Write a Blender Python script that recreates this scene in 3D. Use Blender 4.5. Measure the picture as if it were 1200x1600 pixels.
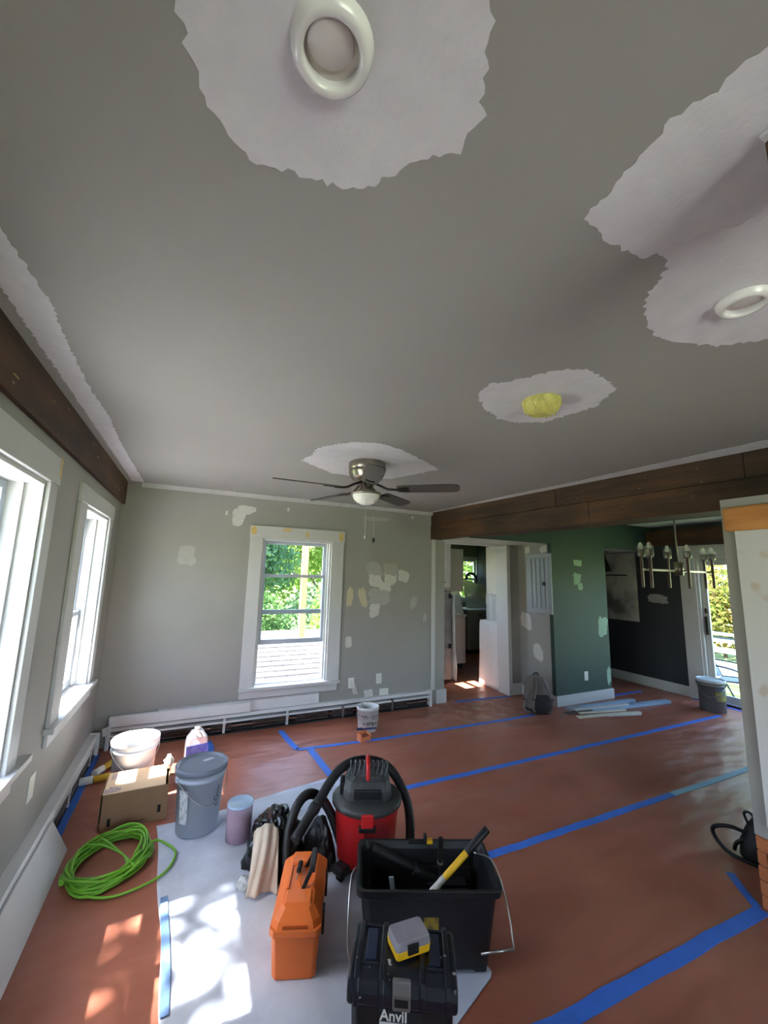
import bpy, bmesh, math, random
from mathutils import Vector, Matrix, noise
from math import sin, cos, pi, radians as R
random.seed(7)
for o in list(bpy.data.objects): bpy.data.objects.remove(o, do_unlink=True)
S = bpy.context.scene
COL = S.collection

# ---------------------------------------------------------------- camera, sky, sun, exposure
def make_camera():
    cam = bpy.data.cameras.new('camera'); co = bpy.data.objects.new('camera', cam); COL.objects.link(co)
    yaw, pitch, roll = R(25.226), R(8.831), R(1.471)
    f = Vector((sin(yaw)*cos(pitch), cos(yaw)*cos(pitch), sin(pitch)))
    r = Vector((cos(yaw), -sin(yaw), 0)); u = r.cross(f)
    r2 = cos(roll)*r + sin(roll)*u; u2 = -sin(roll)*r + cos(roll)*u
    co.matrix_world = Matrix(((r2.x, u2.x, -f.x, 0), (r2.y, u2.y, -f.y, 0), (r2.z, u2.z, -f.z, 1.6), (0, 0, 0, 1)))
    cam.sensor_fit = 'VERTICAL'; cam.sensor_height = 36.0; cam.lens = 623.57/1600*36.0
    cam.clip_start = 0.02; cam.clip_end = 300
    S.camera = co
make_camera()
W = bpy.data.worlds.new('sky'); S.world = W; W.use_nodes = True
nt = W.node_tree; nt.nodes.clear()
wo = nt.nodes.new('ShaderNodeOutputWorld'); bg = nt.nodes.new('ShaderNodeBackground'); sk = nt.nodes.new('ShaderNodeTexSky')
sk.sky_type = 'NISHITA'; sk.sun_disc = False; sk.sun_elevation = R(59); sk.sun_rotation = R(264); sk.dust_density = 2.0
nt.links.new(sk.outputs[0], bg.inputs[0]); nt.links.new(bg.outputs[0], wo.inputs[0]); bg.inputs[1].default_value = 1.1
sun = bpy.data.lights.new('sun', 'SUN'); sun.energy = 26.0; sun.angle = R(0.53); sun.color = (1.0, 0.96, 0.92)
so = bpy.data.objects.new('sun', sun); COL.objects.link(so)
SUND = Vector((0.515, 0.05, -0.857)).normalized()
so.rotation_euler = SUND.to_track_quat('-Z', 'Y').to_euler()
def fill_lamp(name, loc, direction, sx, sy, power, col=(.96, .95, 1.0)):
    l = bpy.data.lights.new(name, 'AREA'); l.shape = 'RECTANGLE'; l.size = sx; l.size_y = sy; l.energy = power; l.color = col
    o = bpy.data.objects.new(name, l); COL.objects.link(o); o.location = loc
    o.rotation_euler = Vector(direction).to_track_quat('-Z', 'Z').to_euler()
fill_lamp('rear_fill', (0.9, -2.85, 1.35), (0, 1, 0.0), 1.8, 1.5, 12)  # unseen lamp behind the camera, added to brighten the room
S.view_settings.view_transform = 'Standard'; S.view_settings.look = 'None'
S.view_settings.exposure = 1.27; S.view_settings.gamma = 1.0; S.view_settings.use_curve_mapping = False

# ---------------------------------------------------------------- helpers
def lin(c):
    return tuple(((v/255)/12.92 if v/255 <= .04045 else ((v/255+.055)/1.055)**2.4) for v in c)
MATS = {}
def mat(name, rgb, rough=.6, metal=0., var=.0, scale=6., bump=0., bscale=30., spec=.5, trans=0., alpha=1., c2=None, stretch=None, coat=0., detail=4., thresh=None, ior=1.45, emit=None, subs=0.):
    if name in MATS: return MATS[name]
    m = bpy.data.materials.new(name); m.use_nodes = True; N = m.node_tree; L = N.links
    b = N.nodes['Principled BSDF']; c = lin(rgb)
    b.inputs['Base Color'].default_value = (*c, 1); b.inputs['Roughness'].default_value = rough; b.inputs['Metallic'].default_value = metal
    b.inputs['Specular IOR Level'].default_value = spec; b.inputs['IOR'].default_value = ior
    b.inputs['Transmission Weight'].default_value = trans; b.inputs['Alpha'].default_value = alpha; b.inputs['Coat Weight'].default_value = coat
    tc = N.nodes.new('ShaderNodeTexCoord'); vec = tc.outputs['Object']
    if stretch:
        mp = N.nodes.new('ShaderNodeMapping'); mp.inputs['Scale'].default_value = stretch; L.new(vec, mp.inputs[0]); vec = mp.outputs[0]
    if var or c2:
        n = N.nodes.new('ShaderNodeTexNoise'); n.inputs['Scale'].default_value = scale; n.inputs['Detail'].default_value = detail; L.new(vec, n.inputs['Vector'])
        cr = N.nodes.new('ShaderNodeValToRGB')
        lo = thresh if thresh else (.3, .7)
        cr.color_ramp.elements[0].position = lo[0]; cr.color_ramp.elements[1].position = lo[1]
        d = lin(c2) if c2 else tuple(min(1, v*(1+var)) for v in c)
        e = c if c2 else tuple(v*(1-var) for v in c)
        cr.color_ramp.elements[0].color = (*e, 1); cr.color_ramp.elements[1].color = (*d, 1)
        L.new(n.outputs[0], cr.inputs[0]); L.new(cr.outputs[0], b.inputs['Base Color'])
    if bump:
        n2 = N.nodes.new('ShaderNodeTexNoise'); n2.inputs['Scale'].default_value = bscale; n2.inputs['Detail'].default_value = 5; L.new(vec, n2.inputs['Vector'])
        bm_ = N.nodes.new('ShaderNodeBump'); bm_.inputs['Strength'].default_value = bump; bm_.inputs['Distance'].default_value = .02
        L.new(n2.outputs[0], bm_.inputs['Height']); L.new(bm_.outputs[0], b.inputs['Normal'])
    MATS[name] = m
    return m

class MB:
    """collects shapes; build() links them as one mesh object"""
    def __init__(s): s.v = []; s.f = []; s.sm = []
    def add(s, vs, fs, smooth=False):
        k = len(s.v); s.v += [tuple(p) for p in vs]; s.f += [tuple(i+k for i in f) for f in fs]; s.sm += [smooth]*len(fs); return s
    def box(s, x0, y0, z0, x1, y1, z1, M=None):
        vs = [(x, y, z) for z in (z0, z1) for y in (y0, y1) for x in (x0, x1)]
        if M is not None: vs = [M @ Vector(p) for p in vs]
        return s.add(vs, [(0, 2, 3, 1), (4, 5, 7, 6), (0, 1, 5, 4), (2, 6, 7, 3), (0, 4, 6, 2), (1, 3, 7, 5)])
    def frus(s, w0, d0, z0, w1, d1, z1, cx=0, cy=0, ch=0.):
        """rectangular frustum with chamfered corners"""
        def ring(w, d, z):
            w, d = w/2, d/2; c = ch
            if c <= 0: return [(cx-w, cy-d, z), (cx+w, cy-d, z), (cx+w, cy+d, z), (cx-w, cy+d, z)]
            return [(cx-w+c, cy-d, z), (cx+w-c, cy-d, z), (cx+w, cy-d+c, z), (cx+w, cy+d-c, z), (cx+w-c, cy+d, z), (cx-w+c, cy+d, z), (cx-w, cy+d-c, z), (cx-w, cy-d+c, z)]
        return s.loft([ring(w0, d0, z0), ring(w1, d1, z1)])
    def loft(s, rings, cap=(True, True), smooth=False, closed=True):
        n = len(rings[0]); vs = [p for r in rings for p in r]; fs = []
        for i in range(len(rings)-1):
            for j in range(n if closed else n-1):
                a, b = i*n+j, i*n+(j+1) % n; fs.append((a, b, b+n, a+n))
        s.add(vs, fs, smooth); k = len(s.v)-len(vs)
        if cap[0]: s.f.append(tuple(k+i for i in reversed(range(n)))); s.sm.append(False)
        if cap[1]: s.f.append(tuple(k+(len(rings)-1)*n+i for i in range(n))); s.sm.append(False)
        return s
    def lathe(s, prof, c=(0, 0, 0), n=32, cap=(True, True), smooth=True, arc=None):
        rings = [[(c[0]+r*cos(2*pi*i/n), c[1]+r*sin(2*pi*i/n), c[2]+z) for i in range(n)] for r, z in prof]
        return s.loft(rings, cap, smooth)
    def tube(s, path, r, n=8, smooth=True, cap=True):
        P = [Vector(p) for p in path]; rings = []; up = None
        for i, p in enumerate(P):
            t = (P[min(i+1, len(P)-1)]-P[max(i-1, 0)])
            t = t.normalized() if t.length > 1e-9 else Vector((0, 0, 1))
            if up is None: up = Vector((0, 0, 1)) if abs(t.z) < .9 else Vector((1, 0, 0))
            a = t.cross(up)
            if a.length < 1e-6: a = t.cross(Vector((0.3, 1, 0.2)))
            a.normalize(); b = a.cross(t).normalized(); up = b
            rr = r(i/(len(P)-1)) if callable(r) else (r[i] if isinstance(r, (list, tuple)) else r)
            rings.append([p+rr*(cos(2*pi*k/n)*a+sin(2*pi*k/n)*b) for k in range(n)])
        return s.loft(rings, (cap, cap), smooth)
    def cyl(s, p, q, r, n=16, r2=None): return s.tube([p, q], [r, r if r2 is None else r2], n)
    def prism(s, poly, z0, z1):
        return s.loft([[(x, y, z0) for x, y in poly], [(x, y, z1) for x, y in poly]])
    def xprism(s, poly, x0, x1):
        """polygon in (y,z) extruded along x"""
        return s.loft([[(x0, y, z) for y, z in poly], [(x1, y, z) for y, z in poly]])
    def yprism(s, poly, y0, y1):
        return s.loft([[(x, y0, z) for x, z in poly], [(x, y1, z) for x, z in poly]])
    def grid(s, fn, nu, nv, smooth=True):
        vs = [fn(i/nu, j/nv) for j in range(nv+1) for i in range(nu+1)]
        fs = [(j*(nu+1)+i, j*(nu+1)+i+1, (j+1)*(nu+1)+i+1, (j+1)*(nu+1)+i) for j in range(nv) for i in range(nu)]
        return s.add(vs, fs, smooth)
    def build(s, name, m, parent=None, loc=None, rz=0., bevel=0., fix=True, solid=0.):
        me = bpy.data.meshes.new(name); me.from_pydata(s.v, [], s.f); me.polygons.foreach_set('use_smooth', s.sm)
        me.materials.append(m if not isinstance(m, str) else MATS[m])
        if fix:
            bm = bmesh.new(); bm.from_mesh(me); bmesh.ops.recalc_face_normals(bm, faces=bm.faces); bm.to_mesh(me); bm.free()
        me.update()
        o = bpy.data.objects.new(name, me); COL.objects.link(o)
        if parent: o.parent = parent
        if loc: o.location = loc
        o.rotation_euler[2] = rz
        if solid:
            md = o.modifiers.new('thickness', 'SOLIDIFY'); md.thickness = solid; md.offset = 0
        if bevel:
            md = o.modifiers.new('bevel', 'BEVEL'); md.width = bevel; md.segments = 2; md.limit_method = 'ANGLE'; md.angle_limit = R(40)
        return o
def tag(o, label=None, cat=None, group=None, kind=None):
    if label: o['label'] = label
    if cat: o['category'] = cat
    if group: o['group'] = group
    if kind: o['kind'] = kind
    return o
def empty(name, loc, label, cat, rz=0., group=None, kind=None):
    o = bpy.data.objects.new(name, None); COL.objects.link(o); o.location = loc; o.rotation_euler[2] = rz; o.empty_display_size = .1
    return tag(o, label, cat, group, kind)
def share(o, name, parent=None, loc=None, rot=None, scale=None):
    c = o.copy(); c.name = name; COL.objects.link(c)
    if parent: c.parent = parent
    if loc is not None: c.location = loc
    if rot is not None: c.rotation_euler = rot
    if scale is not None: c.scale = scale
    return c
def text(body, m, parent, loc, rot, size, name='lettering', ext=.0004, align='CENTER', shear=0., bold=0.):
    cu = bpy.data.curves.new('t', 'FONT'); cu.body = body; cu.size = size; cu.extrude = ext; cu.align_x = align; cu.align_y = 'CENTER'; cu.resolution_u = 2; cu.shear = shear; cu.offset = bold
    t = bpy.data.objects.new('t', cu); COL.objects.link(t); bpy.context.view_layer.update()
    me = bpy.data.meshes.new_from_object(t.evaluated_get(bpy.context.evaluated_depsgraph_get())); bpy.data.objects.remove(t, do_unlink=True)
    me.materials.clear(); me.materials.append(m); o = bpy.data.objects.new(name, me); COL.objects.link(o)
    if parent: o.parent = parent
    o.location = loc; o.rotation_euler = rot
    return o
def ragged(pts, sub=6, amp=.012, seed=0):
    """densify a polygon and roughen its edge like brush strokes"""
    rnd = random.Random(seed); out = []
    for i, p in enumerate(pts):
        a = Vector(p); b = Vector(pts[(i+1) % len(pts)]); d = b-a; nrm = Vector((d.y, -d.x)).normalized() if d.length else Vector((0, 0))
        k = max(2, int(d.length/.011)) if sub is None else sub
        for j in range(k):
            q = a+d*(j/k)+nrm*(rnd.uniform(-1, 1)*amp + noise.noise((a.x*9+j*.9, seed, i))*amp)
            out.append((q.x, q.y))
    return out
def blob(cx, cz, rx, rz, seed, n=40, amp=.30):
    """uneven smear: rounded rectangle with a knifed, wavering edge"""
    rnd = random.Random(seed); ph = rnd.uniform(0, 99); out = []; tw = rnd.uniform(-.25, .25)
    for i in range(n):
        a = 2*pi*i/n; c, s_ = cos(a), sin(a); r = (abs(c)**3.4+abs(s_)**3.4)**(-1/3.4)*.92
        r *= 1+amp*noise.noise((cos(a)*1.6+ph, sin(a)*1.6, ph))+.5*amp*noise.noise((cos(a)*5, sin(a)*5+ph, 3))+rnd.uniform(-.02, .02)
        x, z = rx*r*c, rz*r*s_; out.append((cx+x+tw*z*.6, cz+z+tw*x*.3))
    return out
def spath(pts, n=8):
    """Catmull-Rom through points"""
    P = [Vector(p) for p in pts]; P = [2*P[0]-P[1]]+P+[2*P[-1]-P[-2]]; out = []
    for i in range(1, len(P)-2):
        for j in range(n):
            t = j/n; a, b, c, d = P[i-1:i+3]
            out.append(.5*((2*b)+(-a+c)*t+(2*a-5*b+4*c-d)*t*t+(-a+3*b-3*c+d)*t**3))
    out.append(P[-2]); return out

# ---------------------------------------------------------------- materials
M_wall = mat('grey_wall_paint', (155, 152, 147), .62, var=.03, scale=3, bump=.03, bscale=160)
M_ceil = mat('grey_ceiling_paint', (156, 154, 150), .7, var=.02, scale=2, bump=.02, bscale=160)
M_white = mat('white_trim_paint', (197, 196, 196), .45, var=.02, scale=5)
M_primer = mat('white_primer', (212, 210, 214), .55, var=.05, scale=14, bump=.08, bscale=90)
M_spack = mat('spackle', (205, 202, 198), .8, var=.05, scale=30)
M_spackt = mat('tan_spackle', (196, 186, 160), .8, var=.05, scale=30)
M_fill = mat('ochre_filler', (214, 184, 120), .8, var=.1, scale=60)
M_green = mat('dark_green_paint', (46, 67, 60), .6, var=.04, scale=3)
M_char = mat('charcoal_paint', (52, 54, 58), .55, var=.05, scale=3)
M_dinceil = mat('pale_ceiling_paint', (212, 218, 212), .7)
M_dark = mat('black_plastic', (26, 26, 28), .45, var=.1, scale=20)
M_black = mat('flat_black', (14, 14, 15), .6)
M_glossblack = mat('gloss_black_film', (12, 12, 14), .22, bump=.25, bscale=14)
M_steel = mat('bright_steel', (190, 190, 188), .28, metal=1.)
M_nickel = mat('brushed_nickel', (150, 142, 132), .3, metal=1., var=.06, scale=40, stretch=(1, 1, 14))
M_tape = mat('blue_painter_tape', (56, 110, 205), .6, var=.1, scale=9)
M_glaretape = mat('glare_blue_tape', (128, 168, 190), .6, var=.1, scale=9)  # paler teal puts reflected light into the blue tape colour
def glass_mat():
    m = bpy.data.materials.new('window_glass'); m.use_nodes = True; N = m.node_tree; N.nodes.clear(); MATS['window_glass'] = m
    o = N.nodes.new('ShaderNodeOutputMaterial'); t = N.nodes.new('ShaderNodeBsdfTransparent'); g = N.nodes.new('ShaderNodeBsdfGlossy'); x = N.nodes.new('ShaderNodeMixShader'); x.inputs[0].default_value = .05
    t.inputs[0].default_value = (.93, .955, .95, 1); g.inputs['Roughness'].default_value = .02
    N.links.new(t.outputs[0], x.inputs[1]); N.links.new(g.outputs[0], x.inputs[2]); N.links.new(x.outputs[0], o.inputs[0])
    return m
M_glass = glass_mat()
M_alum = mat('grey_blue_vinyl', (176, 184, 196), .45, var=.02)
M_cloth = mat('beige_cotton', (200, 186, 170), .9, var=.06, scale=20, bump=.1, bscale=300)
M_red = mat('red_drum_plastic', (196, 34, 36), .38, var=.1, scale=7)
M_orange = mat('orange_toolbox_plastic', (226, 112, 46), .45, var=.04, scale=9)
M_yellow = mat('yellow_plastic', (238, 182, 30), .45)
M_card = mat('cardboard', (146, 114, 86), .85, var=.05, scale=12, bump=.05, bscale=90)
M_cardin = mat('cardboard_inside', (206, 178, 150), .85, var=.05, scale=12)
M_plast = mat('milky_plastic_film', (222, 224, 222), .35, trans=.25, alpha=.85, bump=.35, bscale=12, var=.05)
def wood(name, a, b, stretch, knots=True):
    if name in MATS: return MATS[name]
    m = mat(name, a, .7, c2=b, scale=5., stretch=stretch, bump=.25, bscale=18, thresh=(.32, .72), detail=8)
    N = m.node_tree; L = N.links; bs = N.nodes['Principled BSDF']
    src = bs.inputs['Base Color'].links[0].from_socket
    tc = N.nodes.new('ShaderNodeTexCoord'); n = N.nodes.new('ShaderNodeTexNoise'); n.inputs['Scale'].default_value = 2.2; n.inputs['Detail'].default_value = 3
    L.new(tc.outputs['Object'], n.inputs['Vector'])
    cr = N.nodes.new('ShaderNodeValToRGB'); cr.color_ramp.elements[0].position = .3; cr.color_ramp.elements[1].position = .7
    cr.color_ramp.elements[0].color = (.45, .45, .45, 1); cr.color_ramp.elements[1].color = (1.25, 1.2, 1.15, 1); L.new(n.outputs[0], cr.inputs[0])
    mx = N.nodes.new('ShaderNodeMix'); mx.data_type = 'RGBA'; mx.blend_type = 'MULTIPLY'; mx.inputs[0].default_value = 1
    L.new(src, mx.inputs[6]); L.new(cr.outputs[0], mx.inputs[7]); L.new(mx.outputs[2], bs.inputs['Base Color'])
    return m
M_beamY = wood('dark_stained_beam', (52, 35, 25), (98, 66, 44), (1.2, .22, 1.6))
M_pine = wood('raw_pine', (176, 112, 58), (222, 168, 104), (1.2, .3, 2.))
M_porch = mat('raw_lumber', (214, 160, 96), .7, var=.08, scale=8, stretch=(3, 3, .3))
# ---------------------------------------------------------------- the shell
XL, YB, CZ = -0.67, 4.53, 2.43
XR, YS = 6.5, -2.6
def floor_mat():
    m = mat('rosin_paper', (146, 86, 68), .40, c2=(166, 104, 84), scale=1.1, detail=5, thresh=(.35, .65))
    N = m.node_tree; L = N.links; b = N.nodes['Principled BSDF']
    src = b.inputs['Base Color'].links[0].from_socket
    tc = N.nodes.new('ShaderNodeTexCoord')
    # pale plaster dust trodden in by the kitchen doorway
    g = N.nodes.new('ShaderNodeMapping'); g.vector_type = 'POINT'; g.inputs['Location'].default_value = (-3.25*.8, -4.15*1.3, 0); g.inputs['Scale'].default_value = (.8, 1.3, 1)
    L.new(tc.outputs['Object'], g.inputs[0])
    gr = N.nodes.new('ShaderNodeTexGradient'); gr.gradient_type = 'SPHERICAL'; L.new(g.outputs[0], gr.inputs[0])
    n = N.nodes.new('ShaderNodeTexNoise'); n.inputs['Scale'].default_value = 7; n.inputs['Detail'].default_value = 8; n.inputs['Roughness'].default_value = .7; L.new(tc.outputs['Object'], n.inputs['Vector'])
    cr = N.nodes.new('ShaderNodeValToRGB'); cr.color_ramp.elements[0].position = .47; cr.color_ramp.elements[1].position = .75; L.new(n.outputs[0], cr.inputs[0])
    mu = N.nodes.new('ShaderNodeMath'); mu.operation = 'MULTIPLY'; L.new(cr.outputs[0], mu.inputs[0]); L.new(gr.outputs[0], mu.inputs[1])
    mx = N.nodes.new('ShaderNodeMix'); mx.data_type = 'RGBA'; L.new(mu.outputs[0], mx.inputs[0]); L.new(src, mx.inputs[6]); mx.inputs[7].default_value = (*lin((214, 196, 180)), 1)
    L.new(mx.outputs[2], b.inputs['Base Color'])
    # long soft wrinkles
    mp = N.nodes.new('ShaderNodeMapping'); mp.inputs['Rotation'].default_value = (0, 0, R(35)); mp.inputs['Scale'].default_value = (.9, 2.0, 1); L.new(tc.outputs['Object'], mp.inputs[0])
    w = N.nodes.new('ShaderNodeTexNoise'); w.inputs['Scale'].default_value = 1.5; w.inputs['Detail'].default_value = 2.5; L.new(mp.outputs[0], w.inputs['Vector'])
    bu = N.nodes.new('ShaderNodeBump'); bu.inputs['Strength'].default_value = .75; bu.inputs['Distance'].default_value = .08
    L.new(w.outputs[0], bu.inputs['Height']); L.new(bu.outputs[0], b.inputs['Normal'])
    return m
fl_ = MB().box(XL-.2, YS-.2, -.12, XR+.15, YB+.15, 0).box(2.9, YB+.15, -.12, XR+.15, 8.35, 0).build('floor', floor_mat())
tag(fl_, 'floor covered in reddish brown rosin paper with blue taped seams', 'floor', kind='structure')

ce = MB().box(XL-.2, YS-.2, CZ, 3.02, YB+.15, CZ+.1).build('ceiling', M_ceil)
tag(ce, 'flat grey ceiling with white primer patches around its fixtures', 'ceiling', kind='structure')
cd = MB().box(3.02, YS-.2, CZ, XR+.15, YB+.15, CZ+.1).box(2.9, YB+.15, CZ, XR+.15, 8.35, CZ+.1).build('ceiling', M_dinceil)
tag(cd, 'pale ceiling over the dining area behind the dark boxed beam', 'ceiling', kind='structure')

def primer(pts, seed, amp=.007, z=CZ, name='primer_patch', m=M_primer):
    return MB().prism(ragged(pts, None, amp, seed), z-.0015, z+.002).build(name, m, ce)
primer([(-.12, .40), (-.10, .564), (-.054, .675), (-.008, .722), (.045, .757), (.12, .741), (.19, .735), (.255, .716), (.295, .669), (.336, .604), (.401, .553), (.405, .48), (.322, .356), (.25, .2), (0, .2)], 1)
primer([(.712, .31), (.73, .42), (.753, .54), (.86, .56), (.985, .561), (1.10, .43), (1.6, .1), (1.2, -.3), (.9, -.15), (.738, .206), (.735, .27)], 2)
primer([(1.0, .516), (1.073, .54), (1.15, .65), (1.283, .728), (1.38, .745), (1.471, .733), (1.609, .683), (1.72, .574), (1.8, .3), (1.6, .05), (1.2, .25), (1.05, .42)], 3, z=CZ-.0008)
primer([(1.101, 1.354), (1.099, 1.286), (1.186, 1.187), (1.255, 1.065), (1.366, 1.006), (1.457, 1.016), (1.52, 1.03), (1.615, 1.062), (1.696, 1.226), (1.643, 1.492), (1.52, 1.56), (1.405, 1.573), (1.25, 1.50), (1.15, 1.42)], 4, .009)
primer([(.709, 2.707), (.69, 2.55), (.761, 2.432), (.885, 2.288), (1.02, 2.25), (1.157, 2.281), (1.42, 2.42), (1.687, 2.592), (1.60, 2.85), (1.504, 3.078), (1.25, 3.14), (1.004, 3.169), (.8, 3.0), (.669, 2.9)], 5, .012)
primer([(-.60, -1), (-.50, -1), (-.51, .2), (-.49, .8), (-.506, 1.203), (-.484, 1.52), (-.5, 1.8), (-.51, 2.154), (-.495, 2.6), (-.51, 3.0), (-.509, 3.612), (-.50, 4.369), (-.50, 4.47), (-.60, 4.47)], 6, .006, name='primer_strip')

def wall(name, parts, m, label):
    b = MB()
    for p in parts: b.box(*p)
    return tag(b.build(name, m), label, 'wall', kind='structure')
def wall_u(axis, c0, c1, u0, u1, z0, z1, holes):
    """boxes of a wall with rectangular holes; axis x: wall runs along x between y=c0..c1"""
    out = []; cuts = sorted(holes); u = u0
    mk = (lambda a, b, za, zb: (a, c0, za, b, c1, zb)) if axis == 'x' else (lambda a, b, za, zb: (c0, a, za, c1, b, zb))
    for (a, b, za, zb) in cuts:
        if a > u: out.append(mk(u, a, z0, z1))
        if za > z0: out.append(mk(a, b, z0, za))
        if zb < z1: out.append(mk(a, b, zb, z1))
        u = b
    if u < u1: out.append(mk(u, u1, z0, z1))
    return out
WZ0, WZ1 = .69, 2.0
wl = wall('wall_left', wall_u('y', XL-.17, XL, YS-.2, YB+.15, 0, CZ, [(1.58, 2.39, WZ0, WZ1), (3.16, 3.97, WZ0, WZ1)]), M_wall, 'grey painted wall with tall white framed windows under a dark beam')
wb = wall('wall_back', wall_u('x', YB, YB+.15, XL, 3.05, 0, CZ, [(.67, 1.46, .40, 1.96)])+[(3.05, YB, 2.06, 4.14, YB+.15, CZ), (4.14, YB-.06, 0, 4.36, YB+.15, 2.06)], M_wall, 'grey painted wall with spackle patches around a double hung window')
wr = wall('wall_rear', wall_u('x', YS-.17, YS, XL-.17, XR+.15, 0, CZ, [(-.05, 1.85, .55, 2.15)]), M_wall, 'grey wall with a wide added window facing the fan')
wg = wall('wall_green', [(4.30, 3.87, 0, 5.36, 3.93, 2.06), (3.0, 3.87, 2.06, XR, 3.93, CZ)], M_green, 'dark green painted wall beside the electrical panel')
wp = wall('wall_panel', [(4.30, 3.93, 0, 4.36, YB-.06, 2.06)], M_wall, 'short grey wall return carrying the electrical panel')
wk = wall('wall_green_end', [(5.30, 3.93, 0, 5.36, YB+.15, 2.06), (4.36, YB, 0, 5.36, YB+.15, 2.06)], M_green, 'green wall end beside the dim kitchen doorway')
sf = wall('wall_soffit', [(3.0, 3.93, 2.06, XR, YB+.15, 2.12)], M_white, 'white soffit lowered over the kitchen passage')
we = wall('wall_dark', wall_u('y', XR, XR+.15, YS-.2, 8.35, 0, CZ, [(1.25, 3.30, .02, 1.95)]), M_char, 'charcoal painted wall beside the glass patio door')
KX0 = 3.02
wkl = wall('wall_kitchen_side', wall_u('y', KX0-.12, KX0, YB+.15, 8.35, 0, CZ, [(4.85, 5.20, 1.15, 2.0)]), M_white, 'white kitchen wall behind the wrapped refrigerator')
wkb = wall('wall_kitchen_end', wall_u('x', 8.2, 8.35, KX0, XR, 0, CZ, [(5.72, 6.48, 1.05, 2.0)]), mat('olive_kitchen_paint', (120, 128, 104), .7), 'olive kitchen end wall with a small window and a wreath')

# spackle on the walls (parts of the wall)
def spack_b(cx, cz, rx, rz, seed, m=M_spack, par=wb, y=YB):
    y = y-seed*.00006
    MB().loft([[(x, y-.0012, z) for x, z in blob(cx, cz, rx, rz, seed)], [(x, y+.002, z) for x, z in blob(cx, cz, rx, rz, seed)]]).build('spackle_patch', m, par)
for a in [(.40, 2.16, .07, .10, 1), (.47, 2.25, .10, .05, 2), (2.04, 1.56, .10, .14, 4), (2.25, 1.57, .09, .13, 5), (2.17, 1.44, .09, .07, 6), (2.43, 1.58, .09, .075, 7), (2.05, 1.22, .075, .15, 8),
          (1.72, .80, .04, .07, 9), (1.99, .21, .06, .05, 10), (.93, 2.30, .015, .025, 11), (2.55, 2.34, .02, .02, 12), (.28, 2.20, .012, .03, 13)]: spack_b(*a)
spack_b(1.715, 1.32, .045, .12, 14, M_spackt); spack_b(1.88, 1.32, .055, .13, 15, M_spackt)
M_ghost = mat('thin_spackle_wash', (172, 170, 166), .8, var=.04, scale=16)
for a in [(-.06, 1.74, .09, .11, 3), (2.02, 1.66, .12, .08, 31), (2.10, 1.32, .16, .10, 32), (2.24, 1.66, .10, .08, 33), (2.05, 2.28, .18, .03, 34), (2.75, 1.06, .03, .05, 35), (2.58, 1.25, .05, .08, 36)]: spack_b(*a, m=M_ghost)
for a in [(4.80, 1.82, .09, .05, 16), (4.77, 1.61, .075, .085, 17), (4.83, 1.50, .05, .05, 18), (5.23, .96, .10, .14, 19), (5.31, .29, .04, .12, 20)]: spack_b(*a, m=mat('primed_green', (150, 178, 158), .8, var=.06, scale=12), par=wg, y=3.87)
def spack_x(x, cy, cz, ry, rz, seed, par, m=M_spack):
    MB().loft([[(x-.0012, y, z) for y, z in blob(cy, cz, ry, rz, seed)], [(x+.002, y, z) for y, z in blob(cy, cz, ry, rz, seed)]]).build('spackle_patch', m, par)
for a in [(4.29, 1.99, .05, .05, 21), (4.0, 1.99, .06, .05, 22), (4.36, 1.0, .10, .12, 23), (4.15, .62, .09, .11, 24)]: spack_x(4.30, *a, wp)
spack_x(XR, 3.85, 1.33, .16, .07, 25, we, mat('grey_spackle', (150, 150, 150), .8, var=.06))
spack_x(XR, 3.92, 2.0, .07, .06, 26, we, mat('grey_spackle', (150, 150, 150), .8))

# primed crown strips where the ceiling meets walls
def trim(n, b, m, label, bevel=0., cat='trim'):
    return tag(b.build('trim_%d' % n, m, bevel=bevel), label, cat, kind='structure')
trim(1, MB().prism(ragged([(-.52, YB-.04), (2.84, YB-.04), (2.84, YB+.01), (-.52, YB+.01)], None, .004, 9), CZ-.04, CZ+.001), M_white, 'white painted strip along the top of the window wall')
bmA, bmB = Vector((2.83, 4.53)), Vector((3.20, .2))
def bl(y): return bmA.x+(bmB.x-bmA.x)*(bmA.y-y)/(bmA.y-bmB.y)
trim(2, MB().prism(ragged([(bl(4.53)-.045, 4.50), (bl(3)-.09, 3), (bl(2.4)-.10, 2.4), (bl(1.1)-.17, 1.1), (bl(.2)-.18, .2), (bl(.2)+.05, .2), (bl(4.53)+.05, 4.5)], None, .007, 10), CZ-.002, CZ+.001), M_primer, 'white primed band on the ceiling beside the long dark beam')

# ---------------------------------------------------------------- dark beams, made of boards
def beam(name, label, boards, m, parent_label=None):
    e = empty(name, (0, 0, 0), label, 'beam', kind='structure')
    for b in boards: b.build('board', m, e, bevel=.003)
    return e
def slab(y0, y1, z0, z1, th=.02, off=0.):
    """board on the slanting face of the long beam"""
    b = MB(); x0, x1 = bl(y0)+off, bl(y1)+off
    return b.prism([(x0, y0), (x1, y1), (x1+th, y1), (x0+th, y0)], z0, z1)
cuts_u = [4.53, 2.62, 1.25, .1]; cuts_l = [4.53, 2.30, .1]
ZB = 2.07
bs = [slab(cuts_u[i], cuts_u[i+1]+.004, 2.262, CZ, off=.006) for i in range(3)]+[slab(cuts_l[i], cuts_l[i+1]+.004, ZB, 2.258) for i in range(2)]
bs += [MB().prism([(bl(4.53)+.024, 4.53), (bl(.1)+.024, .1), (bl(.1)+.28, .1), (bl(4.53)+.28, 4.53)], ZB+.002, ZB+.02)]
bs += [MB().prism([(bl(4.53)+.282, 4.53), (bl(.1)+.282, .1), (bl(.1)+.30, .1), (bl(4.53)+.30, 4.53)], ZB, CZ)]
beam('trim_3', 'long dark stained boxed beam above the dining room opening', bs, M_beamY)
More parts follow.
